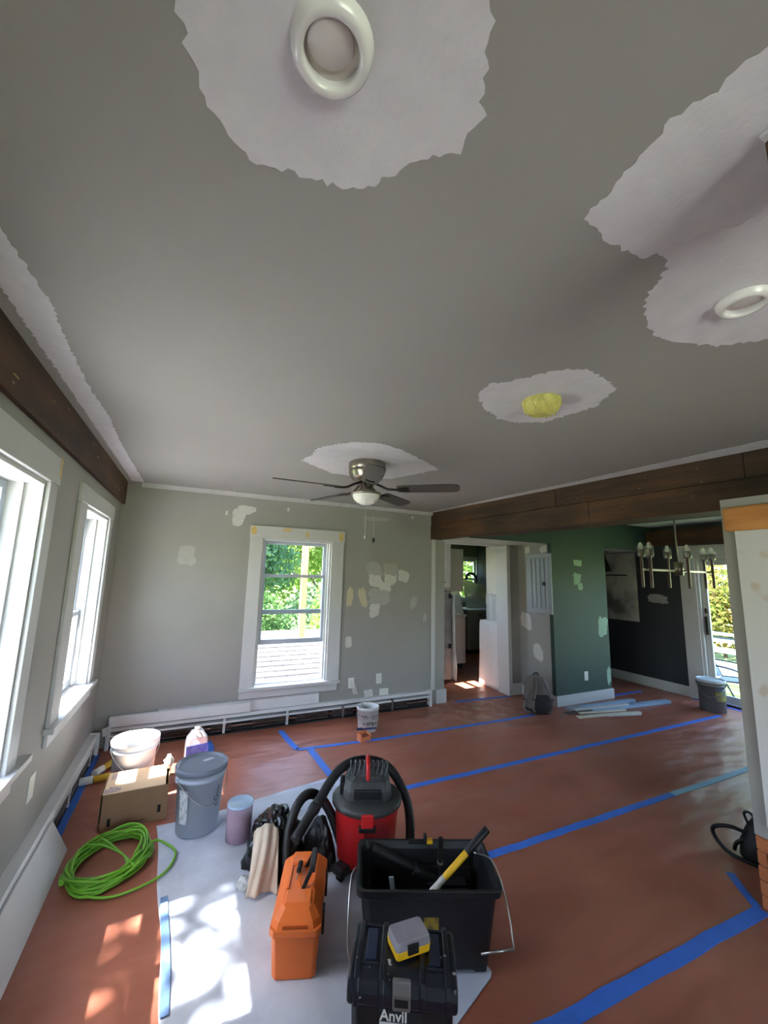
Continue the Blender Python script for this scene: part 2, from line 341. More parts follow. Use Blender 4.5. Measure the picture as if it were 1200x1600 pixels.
beam('trim_4', 'dark stained beam running above the tall windows', [MB().box(XL, YS, 2.205, XL+.028, 1.35, CZ), MB().box(XL, 1.353, 2.205, XL+.028, YB, CZ)], M_beamY)
beam('trim_5', 'dark beam above the glass patio door', [MB().box(XR-.14, YS, 2.13, XR, 1.8, 2.36), MB().box(XR-.14, 1.803, 2.13, XR, 3.87, 2.36)], M_beamY)

# pale chips and scuffs on the beams
rn = random.Random(14); M_chip = mat('pale_wood_chip', (176, 140, 96), .8)
b3, b4 = bpy.data.objects['trim_3'], bpy.data.objects['trim_4']
for k in range(16):
    y = rn.uniform(1.2, 4.3); z = rn.choice((2.12, 2.2, 2.30, 2.38))+rn.uniform(-.03, .03); w = rn.uniform(.01, .05); h = rn.uniform(.002, .005); x = bl(y)+(.006 if z > 2.262 else 0)
    MB().box(x-.0012, y, z, x+.004, y+w, z+h).build('chip', M_chip, b3)
for k in range(12):
    y = rn.uniform(1.7, 4.3); z = rn.uniform(2.22, 2.40); w = rn.uniform(.01, .05)
    MB().box(XL+.024, y, z, XL+.0292, y+w, z+rn.uniform(.003, .008)).build('chip', M_chip, b4)

# ---------------------------------------------------------------- windows
def window(n, label, loc, rz, w, h, sill_out=.0, cl=.13, cr=.15, ch=.13, raise_=0., spots=(), meet=.48, apron=True, trim_on=True, depth=.10, stool=(.14, .16)):
    e = empty('window_%d' % n, loc, label, 'window', rz, kind='structure'); m = M_white; th = .02
    if trim_on:
        MB().box(-cl, -th, -.03, 0, 0, h).build('casing', m, e, bevel=.003)
        MB().box(w, -th, -.03, w+cr, 0, h).build('casing', m, e, bevel=.003)
        hd = MB().box(-cl-.005, -th-.004, h, w+cr+.008, 0, h+ch).build('head_casing', m, e, bevel=.003)
        for (x, z, a, b) in spots: MB().prism(blob(x, z, a, b, int(x*99)), 0, .0016).build('filler_spot', M_fill, e).matrix_local = Matrix.Translation((0, -th-.0042, 0)) @ Matrix.Rotation(R(90), 4, 'X')
        MB().box(-stool[0], -.05, -.026, w+stool[1], -.0005, .004).box(.004, -.0005, .001, w-.004, depth, .004).build('stool', m, e, bevel=.006)
        if apron: MB().box(-cl, -th, -.105, w+cr-.02, 0, -.03).build('apron', m, e, bevel=.003)
    MB().box(-.004, 0, 0, .018, .165, h).build('jamb', m, e); MB().box(w-.018, 0, 0, w+.004, .165, h).build('jamb', m, e); MB().box(.018, 0, h-.02, w-.018, .165, h+.004).build('jamb', m, e)
    MB().box(.018, depth, -.02, w-.018, .165, .012).build('sill', M_alum, e)
    for x in (.018, w-.036): MB().box(x, depth-.03, .012, x+.018, depth-.012, h-.02).build('sash_stop', m, e)
    def sash(z0, z1, y, t, nm):
        b = MB(); x0, x1, f = .022, w-.022, .042
        b.box(x0, y, z0, x0+f, y+t, z1).box(x1-f, y, z0, x1, y+t, z1).box(x0+f, y, z0, x1-f, y+t, z0+f*1.15).box(x0+f, y, z1-f*.85, x1-f, y+t, z1)
        s = b.build(nm, M_alum, e, bevel=.002)
        MB().box(x0+f-.003, y+t*.4, z0+f, x1-f+.003, y+t*.4+.004, z1-f*.8).build('pane', M_glass, s)
        return s
    mz = h*meet
    up = sash(mz-.02, h-.022, depth+.032, .026, 'upper_sash')
    lo = sash(.014+raise_, mz+.02+raise_, depth, .028, 'lower_sash')
    MB().box(w*.46, depth-.012, mz+.02+raise_, w*.54, depth+.02, mz+.034+raise_).build('sash_lock', m, lo)
    return e
window(1, 'tall white double hung window with wide casing, sunlight falling below it', (XL, 1.58, WZ0), R(90), .81, WZ1-WZ0, cl=.13, cr=.115, ch=.135, meet=.45, spots=[(.91, 1.40, .012, .05)], stool=(.16, .23), depth=.1)
window(2, 'tall white double hung window in the wall corner with bright sill', (XL, 3.16, WZ0), R(90), .81, WZ1-WZ0, cl=.18, cr=.11, ch=.11, meet=.42, stool=(.21, .15), depth=.1)
window(3, 'double hung window with raised lower sash overlooking a shingled roof', (.67, YB, .40), 0, .79, 1.56, cl=.13, cr=.15, ch=.13, meet=.48, raise_=.40,
       spots=[(-.10, 1.63, .03, .05), (.26, 1.66, .05, .018), (.49, 1.62, .02, .03), (.90, 1.62, .03, .055)], depth=.07)
window(4, 'unseen wide white window added opposite the fan to let light in', (1.85, YS, .55), R(180), 1.9, 1.6)  # unseen window, put in so light enters from behind the camera


# glass patio door
dr = empty('door_1', (XR, 3.30, 0), 'sliding glass patio door with white casing and black handle', 'door', R(-90), kind='structure')
W_, H_ = 2.05, 1.95
MB().box(W_, -.02, 0, W_+.2, 0, H_).build('casing', M_white, dr, bevel=.003)
MB().box(-.2, -.02, 0, 0, 0, H_).build('casing', M_white, dr, bevel=.003)
MB().box(-.2, -.022, H_, W_+.2, 0, H_+.17).build('head_casing', M_white, dr, bevel=.003)
MB().box(0, 0, .02, .03, .15, H_).box(W_-.03, 0, .02, W_, .15, H_).box(.03, 0, H_-.03, W_-.03, .15, H_).build('door_frame', M_white, dr)
MB().box(0, 0, 0, W_, .15, .035).build('threshold', M_alum, dr)
for k, (a, b, y) in enumerate(((.03, 1.05, .05), (1.0, W_-.03, .095))):
    p = MB().box(a, y, .035, a+.07, y+.035, H_-.03).box(b-.075, y, .035, b, y+.035, H_-.03).box(a+.07, y, .035, b-.075, y+.035, .12).box(a+.07, y, H_-.11, b-.075, y+.035, H_-.03).build('door_panel', M_white, dr, bevel=.003)
    MB().box(a+.068, y+.014, .118, b-.073, y+.02, H_-.108).build('pane', M_glass, p)
    if k == 0:
        MB().box(a+.02, y-.03, .88, a+.055, y, 1.13).box(a+.025, y-.022, 1.17, a+.05, y, 1.24).build('handle', M_dark, p, bevel=.004)
# side window lighting the kitchen counter
ks = empty('window_7', (KX0, 4.85, 1.15), 'narrow kitchen side window beside the refrigerator', 'window', R(90), kind='structure')
MB().box(0, .03, 0, .03, .07, .85).box(.32, .03, 0, .35, .07, .85).box(.03, .03, 0, .32, .07, .04).box(.03, .03, .81, .32, .07, .85).box(.03, .03, .40, .32, .07, .44).build('sash', M_white, ks)
MB().box(.03, .045, .04, .32, .049, .40).build('pane', M_glass, ks); MB().box(.03, .045, .44, .32, .049, .81).build('pane', M_glass, ks)
# kitchen window
kw = empty('window_5', (5.72, 8.2, 1.05), 'small kitchen window behind the leafy wreath', 'window', 0, kind='structure')
MB().box(-.08, -.02, -.08, 0, 0, 1.03).box(.76, -.02, -.08, .84, 0, 1.03).box(0, -.02, .95, .76, 0, 1.03).box(0, -.02, -.08, .76, 0, 0).build('casing', M_white, kw)
MB().box(0, .04, 0, .04, .08, .95).box(.72, .04, 0, .76, .08, .95).box(.04, .04, .46, .72, .08, .50).box(.04, .04, 0, .72, .08, .04).box(.04, .04, .91, .72, .08, .95).build('sash', M_white, kw)
MB().box(.04, .055, .04, .72, .06, .91).build('pane', M_glass, kw)

# ---------------------------------------------------------------- baseboards, corner trim, post
def base(n, b, label): return tag(b.build('baseboard_%s' % n, M_white, bevel=.004), label, 'baseboard', kind='structure')
base('green', MB().box(4.285, 3.85, 0, 5.375, 3.87, .13).box(5.36, 3.87, 0, 5.375, 4.5, .13), 'white baseboard under the dark green wall')
base('panel', MB().box(4.285, 3.87, 0, 4.30, YB-.08, .13).box(4.12, YB-.08, 0, 4.30, YB-.06, .15), 'white baseboard under the electrical panel wall')
base('dark', MB().box(XR-.016, 3.50, 0, XR, 8.2, .14), 'white baseboard under the charcoal wall')
base('stub', MB().box(2.92, YB-.018, 0, 3.075, YB, .17).box(3.05, YB, 0, 3.065, YB+.15, .17), 'short white baseboard block at the kitchen doorway')
trim(6, MB().box(2.845, YB-.012, .17, 2.90, YB, 2.07), M_white, 'narrow white vertical trim where the beam meets the wall')
trim(7, MB().box(4.06, YB-.08, .0, 4.12, YB+.15, 2.05).box(3.05, YB-.001, 2.04, 4.06, YB+.15, 2.0605), M_white, 'white jamb of the kitchen doorway')

# brick chimney pier: bare brick at the foot, plaster above, raw pine block on top
PX0, PX1, PY0, PY1 = 2.72, 3.24, .42, 1.222
pier = empty('chimney_pier', (0, 0, 0), 'chimney pier with bare brick foot, grey plaster and knotty white board', 'pier', kind='structure')
MB().box(PX0+.012, PY0+.012, 0, PX1-.012, PY1-.012, .34).build('mortar_core', mat('mortar', (176, 164, 150), .95, var=.1, scale=30), pier)
M_brick = mat('orange_brick', (184, 104, 62), .9, c2=(206, 128, 80), scale=14, bump=.5, bscale=60)
rnd = random.Random(3); bw, bh, bd = .2, .058, .07
proto = MB().box(-.5, -.5, -.5, .5, .5, .5).build('brick', M_brick, pier, bevel=.0); proto.scale = (.001, .001, .001); used = False
def brick(cx, cy, cz, sx, sy, sz):
    global used
    o = proto if not used else share(proto, 'brick', pier); used = True
    o.location = (cx, cy, cz); o.scale = (sx, sy, sz); o.rotation_euler = (0, 0, rnd.uniform(-.012, .012))
for row in range(5):
    z = .034+row*.067; off = (row % 2)*.1
    for face in (0, 1):
        y = PY0-off*0.5
        while y < PY1-.02:
            a, b = max(PY0, y), min(PY1, y+bw)
            if b-a > .03: brick((PX0+bd/2-.002) if face == 0 else PX1-bd/2, (a+b)/2, z, bd+rnd.uniform(0, .012), b-a-.009, bh)
            y += bw+.002
        x = PX0+bd+.006-off*.5
        while x < PX1-bd:
            a, b = max(PX0+bd+.006, x), min(PX1-bd-.006, x+bw)
            if b-a > .03: brick((a+b)/2, PY1-bd/2 if face == 0 else PY0+bd/2, z, b-a-.009, bd, bh)
            x += bw+.002
MB().box(PX0, PY0, .335, PX1, PY1, 2.07).build('plaster', M_wall, pier)
M_knot = mat('white_painted_pine', (216, 214, 214), .6, c2=(206, 190, 180), scale=7, thresh=(.66, .72), detail=1)
MB().box(PX0-.018, PY0, .40, PX0, PY1-.062, 1.885).build('board', M_knot, pier, bevel=.002)
MB().box(PX0-.03, PY0-.02, 1.885, PX1, PY1-.015, 2.02).build('pine_block', M_pine, pier, bevel=.012)
# wood post close by, its corner broken drywall
col = empty('wood_post', (.93, .12, 0), 'rough dark wooden post meeting the primed ceiling patch', 'post', kind='structure')
MB().box(-.03, -.16, 0, .17, .155, CZ).build('post_core', wood('aged_post', (92, 56, 34), (150, 104, 66), (1.6, 1.6, .22)), col, bevel=.004)
MB().box(-.05, .10, CZ-.012, .02, .155, CZ-.003).build('drywall_flake', M_primer, col, bevel=.003)
# ---------------------------------------------------------------- hydronic baseboard heaters with their covers off
M_cover = mat('white_enamel_cover', (214, 212, 212), .5, var=.03, scale=8)
M_fin = mat('dusty_aluminium_fin', (120, 112, 110), .5, metal=.6, var=.2, scale=20)
M_copper = mat('dull_copper_pipe', (150, 120, 104), .45, metal=.8, var=.2, scale=12)
M_cavity = mat('dirty_dark_steel', (44, 42, 42), .7, var=.25, scale=14)
def heater(label, loc, rz, length, pans, hood=True):
    """local x along the wall, -y into the room"""
    e = empty('baseboard_heater', loc, label, 'heater', rz, group='baseboard heaters with covers removed')
    MB().box(0, -.012, 0, length, 0, .175).build('back_plate', M_cavity, e)
    MB().xprism([(0, .178), (-.055, .178), (-.07, .158), (-.07, .150), (-.062, .150), (-.05, .166), (0, .170)], 0, length).build('hood', M_cover, e)
    MB().xprism([(-.02, .128), (-.058, .118), (-.062, .104), (-.055, .104), (-.05, .112), (-.02, .120)], 0.02, length-.02).build('damper', M_cover, e)
    MB().xprism([(-.012, .0), (-.06, .0), (-.06, .012), (-.012, .012)], 0, length).build('bottom_tray', M_cavity, e)
    MB().cyl((.0, -.034, .062), (length, -.034, .062), .011, 10).build('pipe', M_copper, e)
    for (a, b) in pans:
        f = MB(); n = int((b-a)/.011)
        for i in range(n):
            x = a+(b-a)*i/n; f.box(x, -.06, .034, x+.0016, -.016, .092)
        f.box(a, -.061, .088, b, -.052, .093).box(a, -.061, .034, b, -.052, .039)
        tag(f.build('fin_bank', M_fin, e), kind='stuff')
    x = .35
    while x < length-.2:
        MB().box(x, -.064, .012, x+.022, -.012, .165).box(x-.004, -.068, .092, x+.026, -.058, .112).build('bracket', M_cover if int(x*10) % 2 else M_fin, e); x += .62
    for x in (0, length-.03): MB().box(x, -.078, 0, x+.03, 0, .185).build('end_cap', M_cover, e, bevel=.004)
    return e
heater('long open baseboard heater with exposed fins under the roof view window', (-.56, YB, 0), 0, 3.38, [(.25, .80), (.86, 1.05), (1.25, 1.62), (1.70, 2.05), (2.10, 2.35), (2.40, 3.05)])
heater('open baseboard heater with dusty fins beneath the tall windows', (XL, -2.4, 0), R(90), 6.8, [(3.2, 4.2), (4.4, 5.3), (5.5, 6.2), (6.3, 6.7)])
MB().cyl((-.60, 4.36, .03), (-.56, 4.47, .04), .012, 8)
cc = tag(MB().box(-.05, -.03, 0, .05, .03, .012).box(-.05, -.03, -.055, -.04, .03, 0).build('heater_corner_cover', M_cover, loc=(-.535, 4.40, .207), rz=R(70), bevel=.003), 'small white corner cover resting crooked on the two heaters', 'heater cover')
cc.rotation_euler = (R(-14), R(6), R(70))
def plate(name, label, cat, b, m, bevel=.002, **k): return tag(b.build(name, m, bevel=bevel, **k), label, cat)
o = plate('heater_cover', 'long white heater cover panel laid against the wall below the window apron', 'heater cover', MB().xprism([(-.022, 0), (-.014, 0), (-.006, .095), (-.02, .112), (-.026, .112), (-.014, .095)], -.17, 1.39), M_cover, loc=(0, YB-.002, .180))
o = plate('heater_cover', 'white heater cover panel lying on the heater in the wall corner', 'heater cover', MB().xprism([(-.072, 0), (-.064, 0), (-.050, .075), (-.030, .082), (-.032, .088), (-.058, .082)], -.55, .66), M_cover, loc=(0, YB, .187))
o = plate('heater_cover', 'white front panel leaning loose on the floor against the heater', 'heater cover', MB().xprism([(0, 0), (.012, 0), (.100, .165), (.088, .168)], 0, 2.3), M_cover, loc=(-.497, 3.06, .0), rz=R(-90)); o.rotation_euler = (0, 0, R(-90)); o.location = (-.50, 3.06, 0)
o.scale = (1, -1, 1)

# ---------------------------------------------------------------- electrical plates
M_plate = mat('white_plate', (226, 224, 216), .4)
def outlet(label, loc, rz, kind='outlet', cords=False, w=.072, h=.115):
    e = empty('wall_outlet', loc, label, 'outlet', rz)
    MB().box(-w/2, -.007, -h/2, w/2, 0, h/2).build('cover_plate', M_plate, e, bevel=.003)
    if kind == 'outlet':
        for z in (-.02, .02):
            s = MB().box(-.017, -.010, z-.014, .017, -.007, z+.014).build('socket', M_plate, e, bevel=.003)
            MB().box(-.008, -.0105, z-.005, -.005, -.0095, z+.005).box(.005, -.0105, z-.005, .008, -.0095, z+.005).build('slot', M_dark, s)
    elif kind == 'blank': pass
    if cords:
        for k in range(4):
            x = -.01+k*.008
            MB().tube(spath([(x, -.008, .02-k*.012), (x+.012, -.035, -.0), (x+.016+k*.005, -.03, -.05), (x+.03+k*.008, -.028, -.105-.01*(k % 2)), (x+.04+k*.008, -.024, -.12)]), .0035, 6).build('wire', M_plate, e)
    return e
outlet('wall outlet with bundle of white wires hanging out near window', (1.77, YB, .35), 0, cords=True)
outlet('white duplex outlet above the heater on the grey wall', (2.12, YB, .37), 0)
outlet('small white junction box just above the heater hood', (2.19, YB, .215), 0, 'blank', w=.12, h=.075)
outlet('white outlet low on the dark green wall', (4.855, 3.87, .33), 0)
outlet('blank white wall plate under the tall window', (XL, 2.87, .44), R(90), 'blank', w=.085, h=.13)

# electrical panel
ep = empty('electrical_panel', (4.30, 4.31, 1.13), 'grey metal electrical panel with ribbed door on short wall', 'electrical panel', R(-90))
M_egrey = mat('grey_panel_enamel', (160, 166, 174), .35, metal=.15)
MB().box(0, -.012, 0, .44, 0, .80).build('panel_frame', M_egrey, ep, bevel=.003)
d_ = MB().box(.05, -.020, .05, .40, -.012, .75)
for k in range(4): d_.box(.09+k*.075, -.034, .07, .115+k*.075, -.02, .73)
d_ = d_.build('panel_door', M_egrey, ep, bevel=.003)
MB().box(.30, -.034, .37, .345, -.02, .42).build('door_latch', M_dark, d_, bevel=.002)

# ---------------------------------------------------------------- ceiling fixtures
def can_light(label, loc, tilt):
    e = empty('recessed_light', loc, label, 'ceiling light', tilt, group='recessed ceiling lights')
    m = mat('glossy_white_plastic', (226, 224, 222), .18, coat=.4)
    MB().lathe([(.0445, -.0005), (.0435, -.012), (.0455, -.019), (.050, -.022), (.058, -.020), (.064, -.012), (.067, 0)], n=56, cap=(False, False)).build('trim_ring', m, e)
    MB().lathe([(.0445, -.0005), (.001, -.0006)], n=48, cap=(False, False)).build('baffle', mat('cream_baffle', (214, 208, 196), .5), e)
    g = MB().lathe([(.036, .004), (.037, 0), (.035, -.004), (.001, -.005)], n=40, cap=(False, True)).build('lens', mat('frosted_lens', (216, 212, 206), .35, var=.02), e)
    g.location = (-.004, -.006, -.007); g.rotation_euler = (R(9), R(-4), 0)
    return e
can_light('round white recessed light in the big rectangular primer patch', (.128, .510, CZ-.001), 0)
can_light('round white recessed light in the lobed patch near wooden post', (1.405, .520, CZ-.0025), 0)
# dome wrapped in yellow film
yd = empty('wrapped_ceiling_light', (1.425, 1.305, CZ), 'small dome light wrapped in yellow plastic on ceiling patch', 'ceiling light')
rnd = random.Random(5)
yb = MB(); n = 36; rings = []
for k in range(12):
    t = k/11; z = -.068*sin(t*pi/2); r = .088*(cos(t*pi/2)**.55)
    rings.append([((r*(1+.025*noise.noise((i*.9, k*.5, 1))))*cos(2*pi*i/n), (r*(1+.025*noise.noise((i*.9, k*.5, 1))))*sin(2*pi*i/n), z+.004*noise.noise((i*.7, k, 4))) for i in range(n)])
yb.loft(rings, (False, True), True).build('film_wrap', mat('yellow_film', (216, 210, 116), .3, var=.14, scale=30, bump=.4, bscale=50), yd)
MB().lathe([(.08, 0), (.08, -.016), (.066, -.02)], n=32, cap=(False, True)).build('fixture_base', M_plate, yd)
for k in range(14):
    a = rnd.uniform(0, 6.28); b = rnd.uniform(-.6, .6)
    p = [(.091*cos(a+b*t)*(1-.25*t), .091*sin(a+b*t)*(1-.25*t), -.012-.05*t) for t in [i/5 for i in range(6)]]
    MB().tube(p, .0022, 5).build('film_fold', MATS['yellow_film'], yd)

fan = empty('ceiling_fan', (1.13, 2.72, CZ), 'five blade ceiling fan with bronze nickel housing and glass bowl', 'ceiling fan')
MB().lathe([(.05, 0), (.132, 0), (.140, -.012), (.140, -.050), (.134, -.058), (.132, -.064), (.138, -.070), (.136, -.085), (.118, -.118), (.112, -.130), (.085, -.138), (.05, -.14)], n=48).build('motor_housing', M_nickel, fan)
MB().lathe([(.052, -.13), (.052, -.205), (.06, -.212), (.06, -.222), (.03, -.226)], n=32).build('switch_housing', M_nickel, fan)
fit = MB().lathe([(.03, -.220), (.085, -.224), (.112, -.234), (.116, -.244), (.106, -.25), (.098, -.246)], n=40, cap=(True, False)).build('light_fitter', M_nickel, fan)
MB().lathe([(.100, -.242), (.102, -.256), (.094, -.280), (.072, -.303), (.04, -.318), (.012, -.323), (.001, -.3235)], n=40, cap=(False, True)).build('glass_bowl', mat('frosted_glass_bowl', (240, 238, 234), .3, coat=.3), fan)
M_bladeT = mat('dark_walnut_blade', (70, 66, 64), .45, var=.1, scale=9, stretch=(.6, 5, 1))
blp = None
for k in range(5):
    a = R(180+72*k)
    if blp is None:
        out = [(.235, -.052), (.28, -.060), (.62, -.066), (.672, -.058), (.690, -.035), (.692, .035), (.674, .058), (.62, .066), (.28, .060), (.235, .052)]
        b = MB().prism(out, -.004, .004).build('blade', M_bladeT, fan, bevel=.002); ir = MB()
        ir.tube(spath([(.045, 0, .052), (.10, 0, .030), (.16, 0, .0), (.215, 0, -.006), (.25, 0, -.008)]), [.011, .011, .011]+[.009]*30, 8)
        ir.prism([(.225, -.012), (.29, -.036), (.325, -.030), (.30, 0), (.325, .030), (.29, .036), (.225, .012)], -.011, -.004)
        i_ = ir.build('blade_iron', mat('dark_bronze', (58, 52, 48), .35, metal=.9), fan); blp = (b, i_)
    else:
        b = share(blp[0], 'blade', fan); i_ = share(blp[1], 'blade_iron', fan)
    for q in (b, i_):
        q.location = (0, 0, -.205); q.rotation_mode = 'XYZ'
        q.matrix_local = Matrix.Translation((0, 0, -.205)) @ Matrix.Rotation(a, 4, 'Z') @ Matrix.Rotation(R(-12), 4, 'X')
for (x, y, z1, m, r) in ((-.03, -.075, -.565, M_steel, .008), (.04, -.07, -.585, M_black, .011)):
    c = MB().tube([(x, y, -.235), (x, y, z1)], .0013, 5).build('pull_chain', M_steel, fan)
    MB().lathe([(.002, .014), (r*.6, .010), (r, 0), (r*.7, -.014), (.002, -.022)], (x, y, z1), 12).build('fob', m, c)

# chandelier
ch = empty('chandelier', (4.80, 2.60, CZ), 'linear brushed nickel chandelier with six glass candle tubes', 'chandelier')
MB().lathe([(.06, 0), (.06, -.018), (.01, -.026)], n=24).build('canopy', M_nickel, ch)
MB().cyl((0, 0, -.02), (0, 0, -.62), .009, 12).build('rod', M_nickel, ch)
MB().lathe([(.035, -.62), (.05, -.625), (.05, -.76), (.035, -.765)], n=24).build('hub', M_nickel, ch)
MB().box(-.60, -.011, -.727, .60, .011, -.705).build('arm', M_nickel, ch, bevel=.002)
for (x, dy) in ((-.56, .045), (0, .10), (.60, .04)):
    xx = max(-.595, min(.595, x))
    MB().box(xx-.009, -dy, -.724, xx+.009, dy, -.708).build('cross_bar', M_nickel, ch)
    for s in (-1, 1):
        px_, py_ = xx, s*dy
        t = MB().lathe([(.011, -.90), (.014, -.895), (.014, -.585), (.03, -.578), (.034, -.57), (.034, -.51), (.026, -.505)], (px_, py_, 0), 14).build('candle_tube', M_nickel, ch)
        MB().lathe([(.038, -.578), (.04, -.575), (.04, -.47)], (px_, py_, 0), 16, (True, False)).build('glass_sleeve', mat('clear_glass_sleeve', (235, 240, 238), .05, trans=.6, alpha=.35), t)
        MB().lathe([(.012, -.505), (.02, -.50), (.022, -.47), (.017, -.445), (.004, -.43)], (px_, py_, 0), 14).build('bulb', mat('white_bulb', (232, 230, 224), .3), t)

# small pendant in the dim passage
pe = empty('pendant_lamp', (6.02, 4.36, 2.06), 'small black pendant lamp hanging in the dim kitchen doorway', 'pendant lamp')
MB().box(-.10, -.02, -.012, .10, .02, 0).build('canopy_bar', M_black, pe, bevel=.003)
MB().cyl((0, 0, -.01), (0, 0, -.10), .008, 10).build('stem', M_black, pe)
MB().lathe([(.02, -.07), (.028, -.09), (.03, -.11), (.09, -.28), (.105, -.33), (.10, -.33), (.085, -.28), (.026, -.115)], n=6, cap=(True, False), smooth=False).build('shade', M_black, pe)
# ---------------------------------------------------------------- drop cloth and floor tape
M_sheet = mat('canvas_drop_sheet', (196, 202, 216), .85, c2=(176, 182, 198), scale=3.5, bump=.45, bscale=7, detail=9, thresh=(.35, .6))
def sheet_z(x, y): return .0035+.002*noise.noise((x*2.2, y*1.6, 3))
edge_l = lambda t: -.06+.10*min(1, t/1.0) if False else 0
sh = MB(); L0 = [(-.06, 3.10), (.0, 2.4), (.04, 1.84), (.055, 1.48), (.07, 1.15)]; R0 = [(1.24, 3.10), (1.26, 2.4), (1.27, 1.9), (1.25, 1.50), (.45, 1.20)]
def interp(P, t):
    k = t*(len(P)-1); i = min(int(k), len(P)-2); f = k-i
    return P[i][0]+(P[i+1][0]-P[i][0])*f, P[i][1]+(P[i+1][1]-P[i][1])*f
def shf(u, v):
    a = interp(L0, v); b = interp(R0, v); x = a[0]+(b[0]-a[0])*u; y = a[1]+(b[1]-a[1])*u
    y += (1-v)**6*(.24*sin(min(1, u/.75)*pi/2)*u - .06*u)
    x += .006*sin(v*23)*(1-u)
    return (x, y, sheet_z(x, y))
sh.grid(shf, 60, 90)
ds = tag(sh.build('drop_cloth', M_sheet, fix=False, solid=.003), 'pale grey drop cloth spread under the tools and vacuum', 'drop cloth')
TP = 'blue painter tape strips on paper seams'
def tape(label, pts, w=.05, m=M_tape, wob=.004, seed=0):
    P = [Vector(p) for p in pts]; out = []
    for i in range(len(P)-1):
        k = max(2, int((P[i+1]-P[i]).length/.12))
        for j in range(k): out.append(P[i]+(P[i+1]-P[i])*(j/k))
    out.append(P[-1]); A = []; B = []
    for i, p in enumerate(out):
        t = (out[min(i+1, len(out)-1)]-out[max(i-1, 0)]).normalized(); n = Vector((-t.y, t.x)); q = p+n*wob*noise.noise((i*.6, seed, 0))*2
        ww = w/2*(1+.12*noise.noise((i*.9, seed, 7))); A.append(q+n*ww); B.append(q-n*ww)
    poly = [(p.x, p.y) for p in A]+[(p.x, p.y) for p in reversed(B)]
    b = MB(); n = len(A)
    vs = [(p.x, p.y, .0035) for p in A]+[(p.x, p.y, .0035) for p in B]+[(p.x, p.y, 0) for p in A]+[(p.x, p.y, 0) for p in B]
    fs = [(i, i+1, n+i+1, n+i) for i in range(n-1)]+[(i, 2*n+i, 2*n+i+1, i+1) for i in range(n-1)]+[(n+i, n+i+1, 3*n+i+1, 3*n+i) for i in range(n-1)]
    b.add(vs, fs)
    return tag(b.build('tape_strip', m), label, 'tape', TP)
tape('long blue tape strip running from vacuum to the stain bucket', [(1.25, 2.905), (3.2, 2.90), (5.95, 2.90)])
tape('blue tape strip running from black bucket, painted glare beyond', [(1.45, 2.065), (2.6, 2.055), (3.45, 2.045)], seed=2)
tape('blue tape strip with pale reflection painted in, ending by chimney pier', [(3.45, 2.045), (4.0, 2.035), (4.75, 2.03)], m=M_glaretape, seed=3)
tape('wide blue tape strip with dusty middle near the brick foot', [(1.0, 1.30), (1.34, 1.262), (2.0, 1.24), (2.70, 1.215)], w=.06, seed=4)
tape('blue tape along the foot of the chimney pier', [(2.70, 1.235), (2.86, 1.42)], w=.04, seed=5)
tape('blue tape strip passing behind the small orange box', [(1.0, 3.865), (1.6, 3.81), (2.52, 3.775), (3.3, 3.76), (3.8, 3.76)], w=.045, seed=6)
tape('short blue tape strip from heater to seam corner', [(.955, 4.36), (.975, 4.1), (1.01, 3.865)], w=.055, seed=7)
tape('short blue tape strip heading toward the vacuum', [(1.12, 3.83), (1.135, 3.5), (1.15, 3.2)], w=.06, seed=8)
tape('blue tape along the floor beside the tall window heater', [(-.585, 2.9), (-.59, 3.5), (-.60, 4.4)], w=.05, seed=9)
tape('blue tape strip in front of the charcoal doorway', [(4.95, 3.93), (6.1, 3.95)], w=.05, seed=10)
tape('blue tape along the patio door threshold', [(6.44, 2.2), (6.44, 3.45)], w=.05, seed=11)
tape('blue tape strip on the kitchen threshold', [(3.2, 4.50), (4.06, 4.44)], w=.05, seed=12)
tape('short blue tape strip in front of the jug', [(.28, 4.35), (.30, 4.15), (.27, 3.95)], w=.05, seed=13)
tb = tape('blue tape holding down the drop cloth edge', [(.018, 2.45), (.035, 2.2), (.055, 1.85)], w=.032, m=mat('dusty_blue_tape', (112, 142, 190), .6, var=.15, scale=8), seed=14); tb.location.z = .010

# ---------------------------------------------------------------- buckets, jars, jug
def pail(name, label, loc, h, r0, r1, m, mlid=None, lid=True, handle=True, rz=0., handle_up=False):
    e = empty(name, loc, label, 'bucket', rz)
    if lid:
        MB().lathe([(r0-.006, 0), (r0, .004), (r1-.012, h-.075), (r1-.008, h-.075), (r1-.004, h-.07), (r1-.004, h-.06), (r1-.010, h-.056), (r1-.010, h-.045), (r1-.002, h-.042), (r1-.004, h-.03)], n=48, cap=(True, True)).build('body', m, e)
        MB().lathe([(r1-.001, h-.034), (r1+.006, h-.032), (r1+.006, h-.004), (r1+.002, h), (r1-.010, h), (r1-.014, h-.010), (r1-.022, h-.012)], n=48, cap=(False, True)).build('lid', mlid or m, e)
    else:
        MB().lathe([(r0-.006, 0), (r0, .004), (r1-.004, h-.03), (r1, h-.03), (r1, h), (r1-.006, h), (r1-.008, h-.03), (r0-.004, .012)], n=40, cap=(True, True)).build('body', m, e)
    if handle:
        z = h-.062; a = R(-8)
        pts = [((r1+.004)*cos(t), (r1+.004)*sin(t)*1.0, z-.13*sin(t)**2 if not handle_up else z) for t in [pi+pi*i/20 for i in range(21)]]
        pts = [(p[0], p[1]-.012*(sin(pi*i/20)), p[2]) for i, p in enumerate(pts)]
        hd = MB().tube(pts, .0022, 6).build('handle', M_steel, e)
        for sx in (-1, 1): MB().box(sx*(r1-.004)-.008, -.014, z-.016, sx*(r1-.004)+.010, .014, z+.014).build('handle_ear', m, e, bevel=.003)
    return e
M_wpail = mat('white_pail_plastic', (222, 226, 238), .35, var=.04, scale=8)
